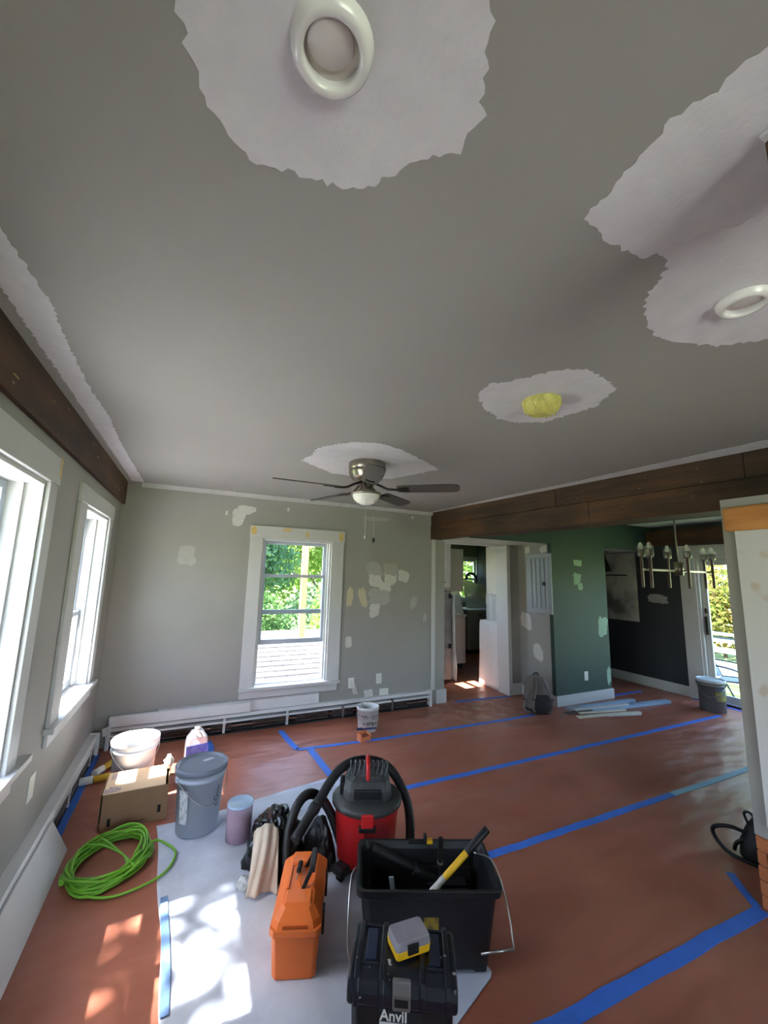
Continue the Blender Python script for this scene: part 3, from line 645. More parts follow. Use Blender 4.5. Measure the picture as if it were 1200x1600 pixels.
pw = pail('paint_pail', 'white lidded paint pail with wire handle behind the cardboard box', (-.262, 3.64, 0), .365, .128, .152, M_wpail, rz=R(12))
MB().lathe([(.1345, .08), (.1405, .20)], n=20, cap=(False, False))
M_gpail = mat('grey_pail_plastic', (164, 171, 183), .38, var=.03, scale=6)
pg = pail('paint_pail', 'grey lidded five gallon pail standing on the drop cloth corner', (.168, 2.99, .008), .375, .122, .150, M_gpail, mat('dark_grey_lid', (112, 119, 132), .4, var=.04), rz=R(20))
lb = MB(); n = 8   # paper label on its side
lb.grid(lambda u, v: ((.1225+.028*(.08+v*.19)/.375*1+.0012)*cos(R(196)+u*.42), (.1225+.028*(.08+v*.19)/.375+.0012)*sin(R(196)+u*.42), .08+v*.19), 10, 4).build('label', mat('white_label', (206, 208, 212), .6, c2=(176, 178, 184), scale=40, thresh=(.5, .6)), pg)
M_ink = mat('dark_grey_ink', (70, 74, 82), .6)
a = R(290); text('oG', M_ink, pg, (.1415*cos(a), .1415*sin(a), .185), (R(90), R(-84), a+pi/2), .05)
for k in range(4): MB().box(-.006, -.0006, -.002, .018, .0006, .002).build('print_stroke', M_ink, pg, loc=(.1455*cos(a+.02*k), .1455*sin(a+.02*k), .225+.012*k), rz=a+pi/2)
MB().lathe([(.026, 0), (.026, .0012), (.001, .0012)], n=24).build('oval_mark', mat('pale_ink', (170, 176, 186), .5), pg, loc=(.055, .03, .3635)).scale = (1.5, .8, 1)
jar = empty('paint_jar', (.392, 2.775, .008), 'clear plastic paint jar with blue lid beside the trash bag', 'jar')
MB().lathe([(.068, 0), (.074, .004), (.074, .18), (.070, .186)], n=32, cap=(True, False)).build('jar_wall', mat('pinkish_clear_plastic', (196, 166, 190), .15, alpha=.55, var=.15, scale=9), jar)
MB().lathe([(.064, .004), (.066, .115), (.001, .118)], n=32, cap=(True, True)).build('paint', mat('dried_pale_paint', (190, 168, 176), .6, var=.15, scale=10), jar)
MB().lathe([(.076, .190), (.077, .202), (.066, .203), (.064, .198), (.001, .198)], n=32, cap=(False, True)).build('lid', mat('pale_blue_lid', (176, 198, 226), .35), jar)
jg = empty('cleaner_jug', (.165, 4.02, 0), 'white plastic jug with blue label in front of the heater', 'jug', R(10))
MB().loft([[(a*.085*s, b*.05*s, z) for a, b in ((-1, -.8), (-.8, -1), (.8, -1), (1, -.8), (1, .8), (.8, 1), (-.8, 1), (-1, .8))] for s, z in ((.96, 0), (1, .01), (1, .13), (.9, .18), (.55, .225), (.45, .235))], smooth=False).build('body', M_wpail, jg, bevel=.006)
MB().box(-.087, -.0525, .03, .087, -.0495, .125).build('label', mat('blue_label', (40, 70, 190), .5, c2=(90, 130, 220), scale=20), jg)
MB().lathe([(.026, .23), (.026, .255), (.001, .257)], n=16).build('cap', M_plate, jg)
MB().tube(spath([(-.02, -.04, .20), (.0, -.055, .23), (.03, -.05, .19), (.02, -.045, .175)]), .006, 8).build('handle', M_egrey, jg)
pb = empty('plaster_bucket', (1.79, 4.07, 0), 'small open white bucket smeared with plaster near the heater', 'bucket', R(-15))
M_smear = mat('plaster_smeared_white', (206, 206, 204), .75, c2=(92, 92, 98), scale=16, thresh=(.60, .70), detail=7, bump=.3, bscale=30)
MB().lathe([(.094, 0), (.099, .004), (.112, .205), (.117, .205), (.117, .235), (.110, .235), (.107, .205), (.094, .02)], n=36).build('body', M_smear, pb)
MB().lathe([(.1, .15), (.001, .145)], n=24, cap=(False, True)).build('plaster', mat('wet_plaster', (150, 150, 160), .6, c2=(60, 60, 80), scale=9, thresh=(.5, .62)), pb)
MB().tube([(.119*cos(t), .119*sin(t)-.01*sin(t-pi), .17-.10*sin(t-pi)) for t in [pi+pi*i/18 for i in range(19)]], .002, 6).build('handle', M_steel, pb)
def ink_marks(e, r0, slope, rows, m, seed):
    rn = random.Random(seed); b = MB()
    for (z, hgt, a0, a1) in rows:
        a = R(a0)
        while a < R(a1):
            w = rn.uniform(.05, .14); r = r0+slope*z+.0008; k = rn.random()
            if k > .2:
                z0 = z+rn.uniform(-.004, .004); b.grid(lambda u, v: ((r+slope*hgt*v)*cos(a+w*u), (r+slope*hgt*v)*sin(a+w*u), z0+hgt*v*(.5+.5*k)), 2, 1)
            a += w+rn.uniform(.03, .08)
    b.build('worn_print', m, e)
ink_marks(pb, .0985, .0664, [(.15, .016, 225, 335), (.132, .008, 240, 320), (.07, .035, 235, 325)], M_ink, 5)
bx = empty('sandpaper_box', (1.655, 3.83, 0), 'small orange torn box with blue scraper by the bucket', 'box', R(12))
MB().box(-.06, -.04, 0, .05, .04, .003).box(-.06, -.04, 0, -.056, .04, .07).box(.046, -.04, 0, .05, .04, .06).box(-.06, .036, 0, .05, .04, .08).box(-.06, -.04, 0, .05, -.036, .045).build('tray', mat('orange_carton', (214, 128, 84), .8, var=.1, scale=20), bx)
MB().box(-.05, -.03, .01, .04, .03, .05).build('sanding_sponge', mat('rust_sponge', (128, 62, 40), .9, bump=.4, bscale=120), bx, bevel=.004)
plate('taping_knife', 'dark blue taping knife lying on the small orange box', 'taping knife', MB().box(-.08, -.02, 0, .08, .02, .006).box(-.12, -.011, -.003, -.06, .011, .016), mat('navy_steel', (40, 52, 96), .4), loc=(1.72, 3.88, .078), rz=R(-8))
sb = pail('stain_bucket', 'grey stain bucket with printed label beside the patio door', (6.12, 3.05, 0), .38, .135, .15, mat('dark_grey_pail', (92, 94, 96), .45, var=.05), mat('pale_grey_lid', (176, 186, 190), .35), handle=True, rz=R(-70))
M_lblb = mat('landscape_label', (44, 58, 96), .5, c2=(120, 116, 40), scale=6, stretch=(1, 1, 2.5), thresh=(.42, .58))
M_lblw = mat('grey_white_label', (150, 156, 160), .5, c2=(128, 134, 140), scale=50, thresh=(.5, .6))
def wraplabel(e, a0, a1, z0, z1, r0, r1, m, name='label'):
    MB().grid(lambda u, v: ((r0+(r1-r0)*v)*cos(a0+(a1-a0)*u), (r0+(r1-r0)*v)*sin(a0+(a1-a0)*u), z0+(z1-z0)*v), 14, 3).build(name, m, e)
wraplabel(sb, R(-70), R(10), .14, .30, .1395, .1445, M_lblb); wraplabel(sb, R(10), R(55), .14, .30, .1395, .1445, M_lblw)

# ---------------------------------------------------------------- cardboard box and what leans on it
cb = empty('cardboard_box', (-.195, 3.32, 0), 'closed brown cardboard box with blue printed flap', 'box', R(1))
bw_, bd_, bh_ = .36, .30, .205
MB().box(-bw_/2, -bd_/2, 0, bw_/2, -bd_/2+.004, bh_).box(-bw_/2, bd_/2-.004, 0, bw_/2, bd_/2, bh_).box(-bw_/2, -bd_/2+.004, 0, -bw_/2+.004, bd_/2-.004, bh_).box(bw_/2-.004, -bd_/2+.004, 0, bw_/2, bd_/2-.004, bh_).box(-bw_/2+.004, -bd_/2+.004, 0, bw_/2-.004, bd_/2-.004, .004).build('carton', M_card, cb)
tf = MB().box(-bw_/2-.004, -bd_/2, bh_, bw_/2-.02, bd_/2, bh_+.004).build('top_flap', M_cardin, cb)
sd = MB().xprism([(-bd_/2, .02), (bd_/2-.02, .03), (bd_/2-.04, bh_), (-bd_/2+.01, bh_)], -bw_/2-.014, -bw_/2-.010).build('side_flap', M_card, cb)
for (x, z) in ((-.135, .045), (.135, .07)): MB().box(x-.009, -bd_/2-.001, z-.022, x+.009, -bd_/2+.001, z+.022).build('hand_slot', M_black, cb)
MB().box(-.05, -bd_/2-.0008, .018, .06, -bd_/2+.001, .026).build('print_bar', mat('faint_brown_ink', (108, 82, 62), .8), cb)
M_bink = mat('blue_box_ink', (84, 96, 150), .8)
for k, s in enumerate(('BIN', 'BOXES', 'GREAT')): text(s, M_bink, cb, (-.135, -.075-.026*k, bh_+.0046), (0, 0, R(2)), .028)
b = MB()
for k in range(12): x = -.162+.011*(k % 3); b.box(x, .12-.013*(k//3)*1.6-.010, bh_+.004, x+.007, .12-.013*(k//3)*1.6, bh_+.0048)
b.build('blurred_print', M_bink, cb)
tr = empty('tape_roll', (-.03, 3.40, .255), 'roll of clear tape propped at the cardboard box edge', 'tape roll')
b = MB(); rr = []
for k in range(25):
    t = 2*pi*k/24; rr.append([(x, r*cos(t), r*sin(t)) for r, x in ((.030, -.012), (.045, -.012), (.045, .012), (.030, .012))])
b.loft(rr, (False, False)).build('tape_coil', mat('clear_tape', (206, 202, 196), .25, var=.05), tr)
b = MB(); rr = []
for k in range(25):
    t = 2*pi*k/24; rr.append([(x, r*cos(t), r*sin(t)) for r, x in ((.026, -.0115), (.030, -.0115), (.030, .0115), (.026, .0115))])
b.loft(rr, (False, False)).build('core', M_card, tr)
def crumple(name, label, cat, loc, sc, m, seed, n=18):
    b = MB(); rings = []
    for k in range(n+1):
        t = pi*k/n; ring = []
        for i in range(n*2):
            a = 2*pi*i/(n*2); d = Vector((sin(t)*cos(a), sin(t)*sin(a), cos(t))); r = 1+.45*noise.noise(d*2.3+Vector((seed, 0, 0)))+.2*noise.noise(d*6+Vector((0, seed, 0)))
            ring.append((d.x*sc[0]*r, d.y*sc[1]*r, max(-sc[2]*.9, d.z*sc[2]*r)+sc[2]*.9))
        rings.append(ring)
    b.loft(rings, (True, True), False); return tag(b.build(name, m, loc=loc), label, cat)
crumple('paper_wad', 'crumpled white paper tucked by the cardboard box corner', 'paper', (-.03, 3.45, .20), (.03, .025, .035), M_plate, 4)
# caulk tubes
def caulk(label, loc, rz):
    e = empty('caulk_tube', loc, label, 'caulk tube', rz)
    MB().lathe([(.024, 0), (.024, .21)], n=20).build('cartridge', mat('yellow_tube_print', (226, 184, 60), .4, c2=(46, 40, 60), scale=9, stretch=(.4, .4, 1.), thresh=(.52, .56)), e).matrix_local = Matrix.Translation((0, 0, .025)) @ Matrix.Rotation(R(90), 4, 'Y')
    MB().lathe([(.026, -.085), (.0265, 0)], n=20).build('white_cap', M_plate, e).matrix_local = Matrix.Translation((0, 0, .0265)) @ Matrix.Rotation(R(90), 4, 'Y')
    return e
caulk('yellow and white caulk tube lying against the cardboard box', (-.53, 3.86, 0), R(8)); caulk('yellow and white caulk tube pointing at the heater corner', (-.50, 4.03, 0), R(62))

# ---------------------------------------------------------------- green extension cord
rnd = random.Random(11); pts = []
N_ = 22
for k in range(N_*36):
    t = k/36; i = int(t); f = t-i
    cxr = lambda j: random.Random(100+j)
    def par(j):
        r = random.Random(200+j); return (r.uniform(-.022, .022), r.uniform(-.022, .022), r.uniform(.80, 1.05), r.uniform(.82, 1.05), r.uniform(.008, .075))
    A, B = par(i), par(i+1); P = [A[q]+(B[q]-A[q])*f for q in range(5)]
    a = 2*pi*f+.0; ex, ey = .185*P[2], .235*P[3]
    x = ex*cos(a)+P[0]; y = ey*sin(a)+P[1]; th = R(-18)
    pts.append((x*cos(th)-y*sin(th), x*sin(th)+y*cos(th), P[4]*(.55+.45*sin(a*2+i))+.008))
cordpts = [Vector(p) for p in pts]
tail = spath([pts[-1], (.20, .03, .05), (.28, .02, .015), (.32, -.08, .014), (.26, -.22, .014), (.10, -.28, .010), (-.02, -.26, .012), (-.12, -.18, .02)], 12)
cr_ = empty('extension_lead', (-.262, 2.83, .002), 'coiled lime green extension cord on the brown paper', 'extension cord')
M_cordg = mat('lime_green_cord', (112, 172, 46), .45)
MB().tube(cordpts+tail, .0062, 6).build('coil', M_cordg, cr_)
for s in range(2):
    q = spath([(-.15+.06*s, .12, .06), (-.05, .05+.05*s, .075), (.06, -.05, .06), (.10+.03*s, -.16, .05)], 8)
    MB().tube(q, .006, 6).build('crossing_loop', M_cordg, cr_)
MB().cyl((-.19, -.10, .02), (-.205, -.04, .02), .014, 10, .011).build('plug', M_cordg, cr_)
# ---------------------------------------------------------------- shop vacuum
va = empty('shop_vacuum', (1.015, 2.285, .008), 'red drum shop vacuum with black lid and wrapped hose', 'vacuum cleaner', R(-22))
MB().lathe([(.150, .05), (.158, .055), (.178, .30), (.184, .31), (.184, .335)], n=48).build('drum', M_red, va)
M_vlid = mat('dusty_black_lid', (52, 53, 54), .55, c2=(98, 98, 96), scale=5, thresh=(.5, .72), detail=6)
MB().lathe([(.190, .318), (.196, .322), (.196, .342), (.188, .350), (.165, .358), (.13, .366)], n=48).build('lid', M_vlid, va)
hdv = MB()
hdv.loft([[(x*w, y*d, z) for x, y in ((-1, -.55), (-.75, -1), (.75, -1), (1, -.55), (1, .55), (.75, 1), (-.75, 1), (-1, .55))] for w, d, z in ((.135, .115, .362), (.132, .112, .41), (.120, .10, .455), (.09, .08, .475))], smooth=False)
hdv = hdv.build('motor_head', M_vlid, va, bevel=.008)
MB().box(-.075, -.122, .375, .075, -.104, .425).build('front_panel', M_dark, hdv, bevel=.006)
MB().box(-.155, -.05, .37, -.128, .05, .43).build('side_port', M_dark, hdv, bevel=.006)
MB().tube(spath([(0, -.085, .455), (0, -.075, .50), (0, -.03, .535), (0, .03, .535), (0, .075, .50), (0, .085, .455)], 6), .012, 8).build('carry_handle', M_red, va)
for k in range(9):
    x = -.105+k*.026; 
    if abs(x) < .014: continue
    MB().tube([(x+.01*sin(t), .055*cos(t), .485+.034*sin(t)) for t in [2*pi*i/14 for i in range(15)]], .0042, 5).build('power_cord_turn', mat('grey_cord', (88, 90, 96), .45), va)
MB().box(-.032, -.206, .285, .032, -.188, .345).build('latch', M_red, va, bevel=.004)
MB().box(-.045, -.205, .262, .045, -.176, .288).build('latch_base', M_dark, va, bevel=.006)
MB().box(-.03, -.188, .225, -.012, -.172, .262).build('drum_rib', M_red, va, bevel=.003)
text('W', M_plate, va, (-.163*cos(.42), -.163*sin(.42)-.003, .17), (R(86), 0, R(-66)), .03)
for a in (45, 135, 225, 315):
    c = MB().box(-.05, -.04, .03, .05, .04, .075).build('caster_foot', M_dark, va, loc=(.165*cos(R(a)), .165*sin(R(a)), 0), rz=R(a), bevel=.012)
    MB().tube([(.02, -.014, .022), (.02, .014, .022)], .022, 14).build('wheel', M_black, c)
def ribbed(path, r, pitch=.010, amp=.0022, n=10):
    out = [Vector(path[0])]; acc = 0
    P = [Vector(p) for p in path]; S_ = []; L_ = 0
    for i in range(len(P)-1):
        d = (P[i+1]-P[i]).length; k = max(1, int(d/(pitch/2)))
        for j in range(k): S_.append(P[i]+(P[i+1]-P[i])*(j/k))
    S_.append(P[-1])
    return MB().tube(S_, [r+(amp if i % 2 else -amp) for i in range(len(S_))], n)
M_hose = mat('black_hose_rubber', (30, 30, 32), .5, var=.15, scale=12)
inv = Matrix.Rotation(R(22), 4, 'Z') @ Matrix.Translation((-1.015, -2.285, -.008))
def loc(p): return inv @ Vector(p)
h1 = [loc(p) for p in spath([(1.20, 2.12, .05), (1.235, 2.17, .20), (1.245, 2.24, .31), (1.20, 2.33, .42), (1.12, 2.37, .475), (1.0, 2.40, .49), (.89, 2.38, .475), (.80, 2.34, .42), (.72, 2.28, .36)], 8)]
ribbed(h1, .026).build('hose', M_hose, va)
MB().tube([loc(p) for p in spath([(.735, 2.295, .370), (.66, 2.25, .315), (.585, 2.20, .262)], 6)], lambda t: .028 if t < .12 else (.031 if t < .3 else .026), 16).build('wand', M_hose, va)
h2 = [loc(p) for p in spath([(.89, 2.34, .10), (.84, 2.40, .24), (.77, 2.42, .33), (.69, 2.40, .36), (.62, 2.36, .31), (.575, 2.30, .20), (.58, 2.22, .08), (.66, 2.18, .03)], 8)]
ribbed(h2, .025).build('hose', M_hose, va)

# ---------------------------------------------------------------- trash bag heap and rag
def heap(name, label, cat, loc, sx, sy, sz, m, seed, rot=0., fold=.4, n=34):
    b = MB(); rings = []
    for k in range(n):
        t = k/(n-1); ring = []; zz = sz*(1-cos(t*pi*.5))if False else 0
        for i in range(n*2):
            a = 2*pi*i/(n*2); ph = t*pi/2; d = Vector((cos(ph)*cos(a), cos(ph)*sin(a), sin(ph)))
            f = 1+fold*(abs(noise.noise(d*1.7+Vector((seed, 1, 2))))*1.1-.25)+fold*.4*abs(noise.noise(d*4.2+Vector((seed, 7, 2))))+.03*noise.noise(d*9)
            ring.append((d.x*sx*f, d.y*sy*f, max(0, d.z*sz*(1+.6*(f-1)))))
        rings.append(ring)
    b.loft(rings, (True, True), True)
    return tag(b.build(name, m, loc=loc, rz=rot), label, cat)
heap('trash_bag', 'crumpled glossy black trash bag slumped between jar and toolbox', 'trash bag', (.568, 2.575, .007), .150, .26, .205, M_glossblack, 3, R(-12), .45, 44)
heap('plastic_wrapper', 'small crumpled clear wrapper under the black trash bag', 'wrapper', (.385, 2.38, .007), .04, .04, .035, mat('clear_wrapper', (206, 210, 214), .25, alpha=.8, bump=.5, bscale=20), 12, 0, .8, 16)
heap('trash_bag', 'dull black plastic bag heaped beneath the vacuum hose wand', 'trash bag', (.790, 2.41, .007), .065, .12, .21, M_dark, 8, R(15), .3)
rg = MB()
def ragf(u, v):
    w = .052+.030*v**.6; e = (u-.5)*2
    x = e*w+.010*sin(v*3+u*2)
    z = .255-.235*v**1.15+.020*(1-v)*cos(e*2.2)-.012*abs(e)*v
    y = -.055*sin(min(1, v*1.5)*pi/2)-.050*v+.012*sin(u*8.5+1+v*1.2)*(.4+.6*v)+.006*sin(u*19+v*5)
    return (x, y, z)
rg.grid(ragf, 44, 30)
tag(rg.build('cotton_rag', M_cloth, loc=(.470, 2.365, .008), rz=R(-8), fix=False, solid=.005), 'beige cotton rag draped down the front of the trash bag', 'rag')

# ---------------------------------------------------------------- orange toolbox
ot = empty('toolbox', (.570, 1.975, .007), 'bright orange plastic toolbox with black folding handle', 'toolbox', R(-21))
hw, hl = .098, .205
body = MB().frus(2*hw-.022, 2*hl-.035, 0, 2*hw-.004, 2*hl-.006, .165, ch=.016).build('body', M_orange, ot, bevel=.004)
MB().frus(2*hw+.010, 2*hl+.012, .160, 2*hw+.010, 2*hl+.012, .186, ch=.018).build('lid_rim', M_orange, ot, bevel=.003)
MB().loft([[(x*w, y*l, z) for x, y in ((-1, -.86), (-.72, -1), (.72, -1), (1, -.86), (1, .86), (.72, 1), (-.72, 1), (-1, .86))] for w, l, z in ((hw+.003, hl+.004, .185), (hw-.004, hl-.010, .205), (hw-.034, hl-.042, .236))]).build('lid', M_orange, ot, bevel=.003)
for (y0, y1) in ((-.16, -.075), (.075, .16)):
    MB().loft([[(-.058, y0, .234), (.058, y0, .234), (.058, y1, .234), (-.058, y1, .234)], [(-.050, y0+.008, .246), (.050, y0+.008, .246), (.050, y1-.008, .246), (-.050, y1-.008, .246)]]).build('lid_pad', M_orange, ot, bevel=.002)
for sx in (-1, 1): MB().box(sx*.054-.006, -.072, .232, sx*.054+.006, .072, .243).build('channel_rail', M_orange, ot, bevel=.002)
MB().box(-.05, -hl-.004, .190, .05, -hl+.012, .197).build('end_recess', mat('dark_orange_plastic', (170, 74, 20), .5), ot)
MB().loft([[(.004, -.072, .236), (.022, -.072, .236), (.022, -.058, .236), (.004, -.058, .236)], [(.036, -.058, .305), (.056, -.058, .305), (.056, -.042, .305), (.036, -.042, .305)]]).build('handle_arm', M_dark, ot, bevel=.003)
MB().loft([[(.004, .058, .236), (.022, .058, .236), (.022, .072, .236), (.004, .072, .236)], [(.036, .042, .305), (.056, .042, .305), (.056, .058, .305), (.036, .058, .305)]]).build('handle_arm', M_dark, ot, bevel=.003)
MB().loft([[(.032, -.066, .292), (.060, -.066, .292), (.060, .066, .292), (.032, .066, .292)], [(.038, -.058, .322), (.062, -.058, .322), (.062, .058, .322), (.038, .058, .322)]]).build('handle_grip', M_dark, ot, bevel=.006)
for y in (-.10, .10): MB().box(hw+.003, y-.022, .10, hw+.013, y+.022, .19).build('latch', M_dark, ot, bevel=.003)
rotz = R(-21)
kn = empty('utility_awl', (.555, 1.985, .252), 'short black handled awl lying on the orange toolbox lid', 'awl', R(-24))
MB().lathe([(.004, -.002), (.010, .002), (.012, .018), (.009, .026), (.012, .034), (.011, .058), (.005, .066)], n=12).build('grip', M_black, kn).matrix_local = Matrix.Translation((0, 0, .010)) @ Matrix.Rotation(R(-90), 4, 'X')
MB().cyl((0, -.045, .010), (0, .0, .010), .0025, 8).build('blade', M_steel, kn)

# ---------------------------------------------------------------- black roller bucket
rb = empty('roller_bucket', (1.055, 1.715, .006), 'large rectangular black roller bucket with wire bail and yellow label', 'bucket', R(-23.5))
w1, d1, w0, d0, hh = .59, .315, .50, .245, .325
def ringr(w, d, z, c=.035, k=4):
    out = []
    for (sx, sy, a0) in ((1, -1, -90), (1, 1, 0), (-1, 1, 90), (-1, -1, 180)):
        for i in range(k+1):
            a = R(a0+90*i/k); out.append((sx*(w/2-c)+c*cos(a), sy*(d/2-c)+c*sin(a), z))
    return out
MB().loft([ringr(w0, d0, .015), ringr(w1-.02, d1-.02, hh-.03), ringr(w1+.012, d1+.012, hh-.03), ringr(w1+.016, d1+.016, hh), ringr(w1-.012, d1-.012, hh), ringr(w1-.032, d1-.032, hh-.03), ringr(w0-.012, d0-.012, .022)], (True, True), False).build('shell', M_dark, rb, bevel=.003)
for i in range(6):
    MB().box(.02+i*.012, .05-i*.004, .20-i*.022, .20+i*.004, .118-i*.006, .206-i*.022).build('roll_off_rib', M_dark, rb, bevel=.002)
MB().loft([[(-.02, .12, .24), (.23, .12, .24), (.22, .115, .06), (-.02, .115, .06)], [(-.02, .10, .24), (.23, .10, .24), (.22, .085, .06), (-.02, .085, .06)]]).build('grid_panel', M_black, rb)
MB().box(-.022, -d1/2-.002+.018, .145, .038, -d1/2+.022, .215).build('label', mat('worn_yellow_label', (142, 116, 34), .6, c2=(96, 80, 40), scale=30, thresh=(.5, .62)), rb)
for s in (-1, 1):
    for t in (-1, 1): MB().frus(.05, .05, 0, .06, .06, .05, s*(w0/2-.035), t*(d0/2-.035)).build('foot', M_dark, rb, bevel=.004)
bail = spath([(-w1/2-.012, .0, hh-.02), (-w1/2-.03, -.04, hh-.03), (-w1/2-.036, -.12, hh-.10), (-w1/2-.03, -.19, hh-.19), (-w1/2+.0, -.21, hh-.22)], 6)
MB().tube(bail, .0035, 8).build('wire_bail', M_steel, rb)
bail = spath([(w1/2-.06, .06, hh+.004), (w1/2+.004, .03, hh-.0), (w1/2+.022, -.05, hh-.02), (w1/2+.034, -.14, hh-.10), (w1/2+.03, -.20, hh-.17)], 6)
MB().tube(bail, .0035, 8).build('wire_bail', M_steel, rb)
MB().cyl((w1/2+.03, -.205, hh-.17), (w1/2-.10, -.20, hh-.19), .0045, 8).build('wire_grip', M_steel, rb)
def rod(name, label, cat, segs, extra=None):
    """segs: (p, q, r0, r1, material, part name)"""
    a = Vector(segs[0][0]); e = empty(name, a, label, cat)
    for (p, q, r0, r1, m, nm) in segs: MB().cyl(Vector(p)-a, Vector(q)-a, r0, 14, r1).build(nm, m, e, bevel=.002)
    return e
A, B = Vector((.985, 1.655, .215)), Vector((1.325, 1.615, .460))
D = B-A
M_pt = mat('paint_caked_white', (206, 204, 196), .8, c2=(150, 140, 110), scale=30, thresh=(.55, .65))
rod('extension_pole', 'yellow pole with black grip and paint caked end', 'pole', [(A, A+D*.36, .0125, .0135, M_pt, 'painted_end'), (A+D*.36, A+D*.68, .0135, .014, M_yellow, 'yellow_shaft'), (A+D*.68, B, .0165, .0165, M_dark, 'grip')])
rod('paint_roller', 'upright black roller handle with steel shank in bucket', 'roller frame', [(Vector((1.105, 1.665, .445)), Vector((1.118, 1.690, .335)), .011, .010, M_black, 'grip'), (Vector((1.118, 1.690, .335)), Vector((1.122, 1.697, .318)), .013, .013, M_steel, 'ferrule'), (Vector((1.122, 1.697, .318)), Vector((1.145, 1.735, .17)), .0035, .0035, M_steel, 'shank')])
rod('roller_pole', 'thick black arm lying diagonally inside the bucket', 'roller frame', [(Vector((.885, 1.905, .325)), Vector((1.05, 1.81, .255)), .021, .021, M_black, 'arm'), (Vector((1.05, 1.81, .255)), Vector((1.16, 1.77, .19)), .026, .026, M_dark, 'sleeve')])
plate('putty_knife', 'narrow grey putty knife standing inside the black bucket', 'putty knife', MB().box(-.011, -.002, 0, .011, .002, .17).box(-.013, -.006, .0, .013, .006, .06), M_egrey, loc=(.945, 1.775, .13), rz=R(-30)).rotation_euler = (R(14), R(-8), R(-30))
uk = empty('utility_knife', (1.118, 1.832, .331), 'black and yellow utility knife clipped on bucket rim', 'utility knife', R(-23))
MB().box(-.075, -.010, 0, .0, .010, .012).build('body', M_black, uk, bevel=.003); MB().box(0, -.012, 0, .014, .012, .038).build('clip', M_dark, uk, bevel=.002); MB().box(.014, -.011, 0, .042, .011, .016).build('slider', M_yellow, uk, bevel=.002)

# ---------------------------------------------------------------- black tool chest
tc_ = empty('tool_chest', (.692, 1.250, .006), 'paint speckled black tool chest with steel latch and white label', 'toolbox', R(-30))
M_spk = mat('speckled_navy_black', (28, 31, 40), .32, c2=(190, 192, 196), scale=30, thresh=(.70, .712), detail=2)
cw, cdp = .305, .195
MB().frus(cw-.035, cdp-.02, 0, cw-.01, cdp-.004, .392, ch=.02).build('body', M_dark, tc_, bevel=.006)
prof = [(-cdp/2-.006, .380), (-cdp/2-.008, .415), (-cdp/2+.002, .440), (-cdp/2+.03, .452), (0, .456), (cdp/2-.03, .452), (cdp/2-.002, .440), (cdp/2+.008, .415), (cdp/2+.006, .380)]
MB().xprism(prof, -cw/2-.006, cw/2+.006).build('lid', M_spk, tc_, bevel=.010)
for x in (-cw/2+.022, -.058, .058, cw/2-.022):
    MB().xprism([(y*1.03, z+.007 if z > .40 else z) for y, z in prof], x-.008, x+.008).build('lid_rib', M_spk, tc_, bevel=.003)
for sx in (-1, 1):
    MB().box(sx*.095-.018, -.055, .450, sx*.095+.018, .055, .4605).build('lid_window', mat('blue_black_inset', (40, 48, 68), .16), tc_, bevel=.004)
    for y in (-.066, .060): MB().box(sx*.095-.024, y, .452, sx*.095+.024, y+.006, .462).build('lid_ridge', M_spk, tc_, bevel=.002)
lt = MB().xprism([(-.113, .388), (-.106, .384), (-.100, .440), (-.098, .460), (-.110, .458), (-.117, .43)], -.026, .026).build('latch', mat('greyed_steel_latch', (122, 116, 114), .4, metal=.4), tc_, bevel=.004)
MB().box(-.019, -.1180, .402, .019, -.110, .420).build('latch_window', M_black, lt)
yf = -cdp/2+.0015
MB().box(-.062, yf-.003, .24, .058, yf+.004, .349).build('label', mat('label_white', (206, 206, 206), .5), tc_)
MB().box(-.062, yf-.0035, .349, .058, yf+.004, .379).build('label_header', mat('label_black', (36, 38, 42), .5), tc_)
text('Anvil', M_plate, tc_, (-.022, yf-.0042, .364), (R(90), 0, 0), .038, bold=.0006)
MB().box(-.018, yf-.0042, .300, .036, yf-.002, .331).box(-.008, yf-.0042, .331, .026, yf-.002, .339).build('label_picture', M_black, tc_)
for k in range(4): MB().box(-.056, yf-.004, .336-.011*k, -.026, yf-.002, .340-.011*k).build('label_line', M_ink, tc_)
so_ = empty('parts_organizer', (.706, 1.240, .468), 'small yellow parts organizer with clear lid on the tool chest', 'organizer', R(-4))
MB().frus(.112, .076, 0, .116, .080, .022, ch=.006).build('tray', M_yellow, so_, bevel=.002)
MB().frus(.118, .082, .022, .110, .074, .044, ch=.008).build('clear_lid', mat('scuffed_clear_plastic', (178, 170, 180), .2, alpha=.62, var=.1, scale=20), so_, bevel=.003)
for k in range(3): MB().box(-.05+.034*k, -.032, .010, -.022+.034*k, .030, .030).build('compartment', mat('dark_bits', (70, 64, 66), .5, var=.3, scale=60), so_)
MB().box(-.022, -.046, .012, .014, -.040, .038).build('clasp', M_black, so_, bevel=.002)

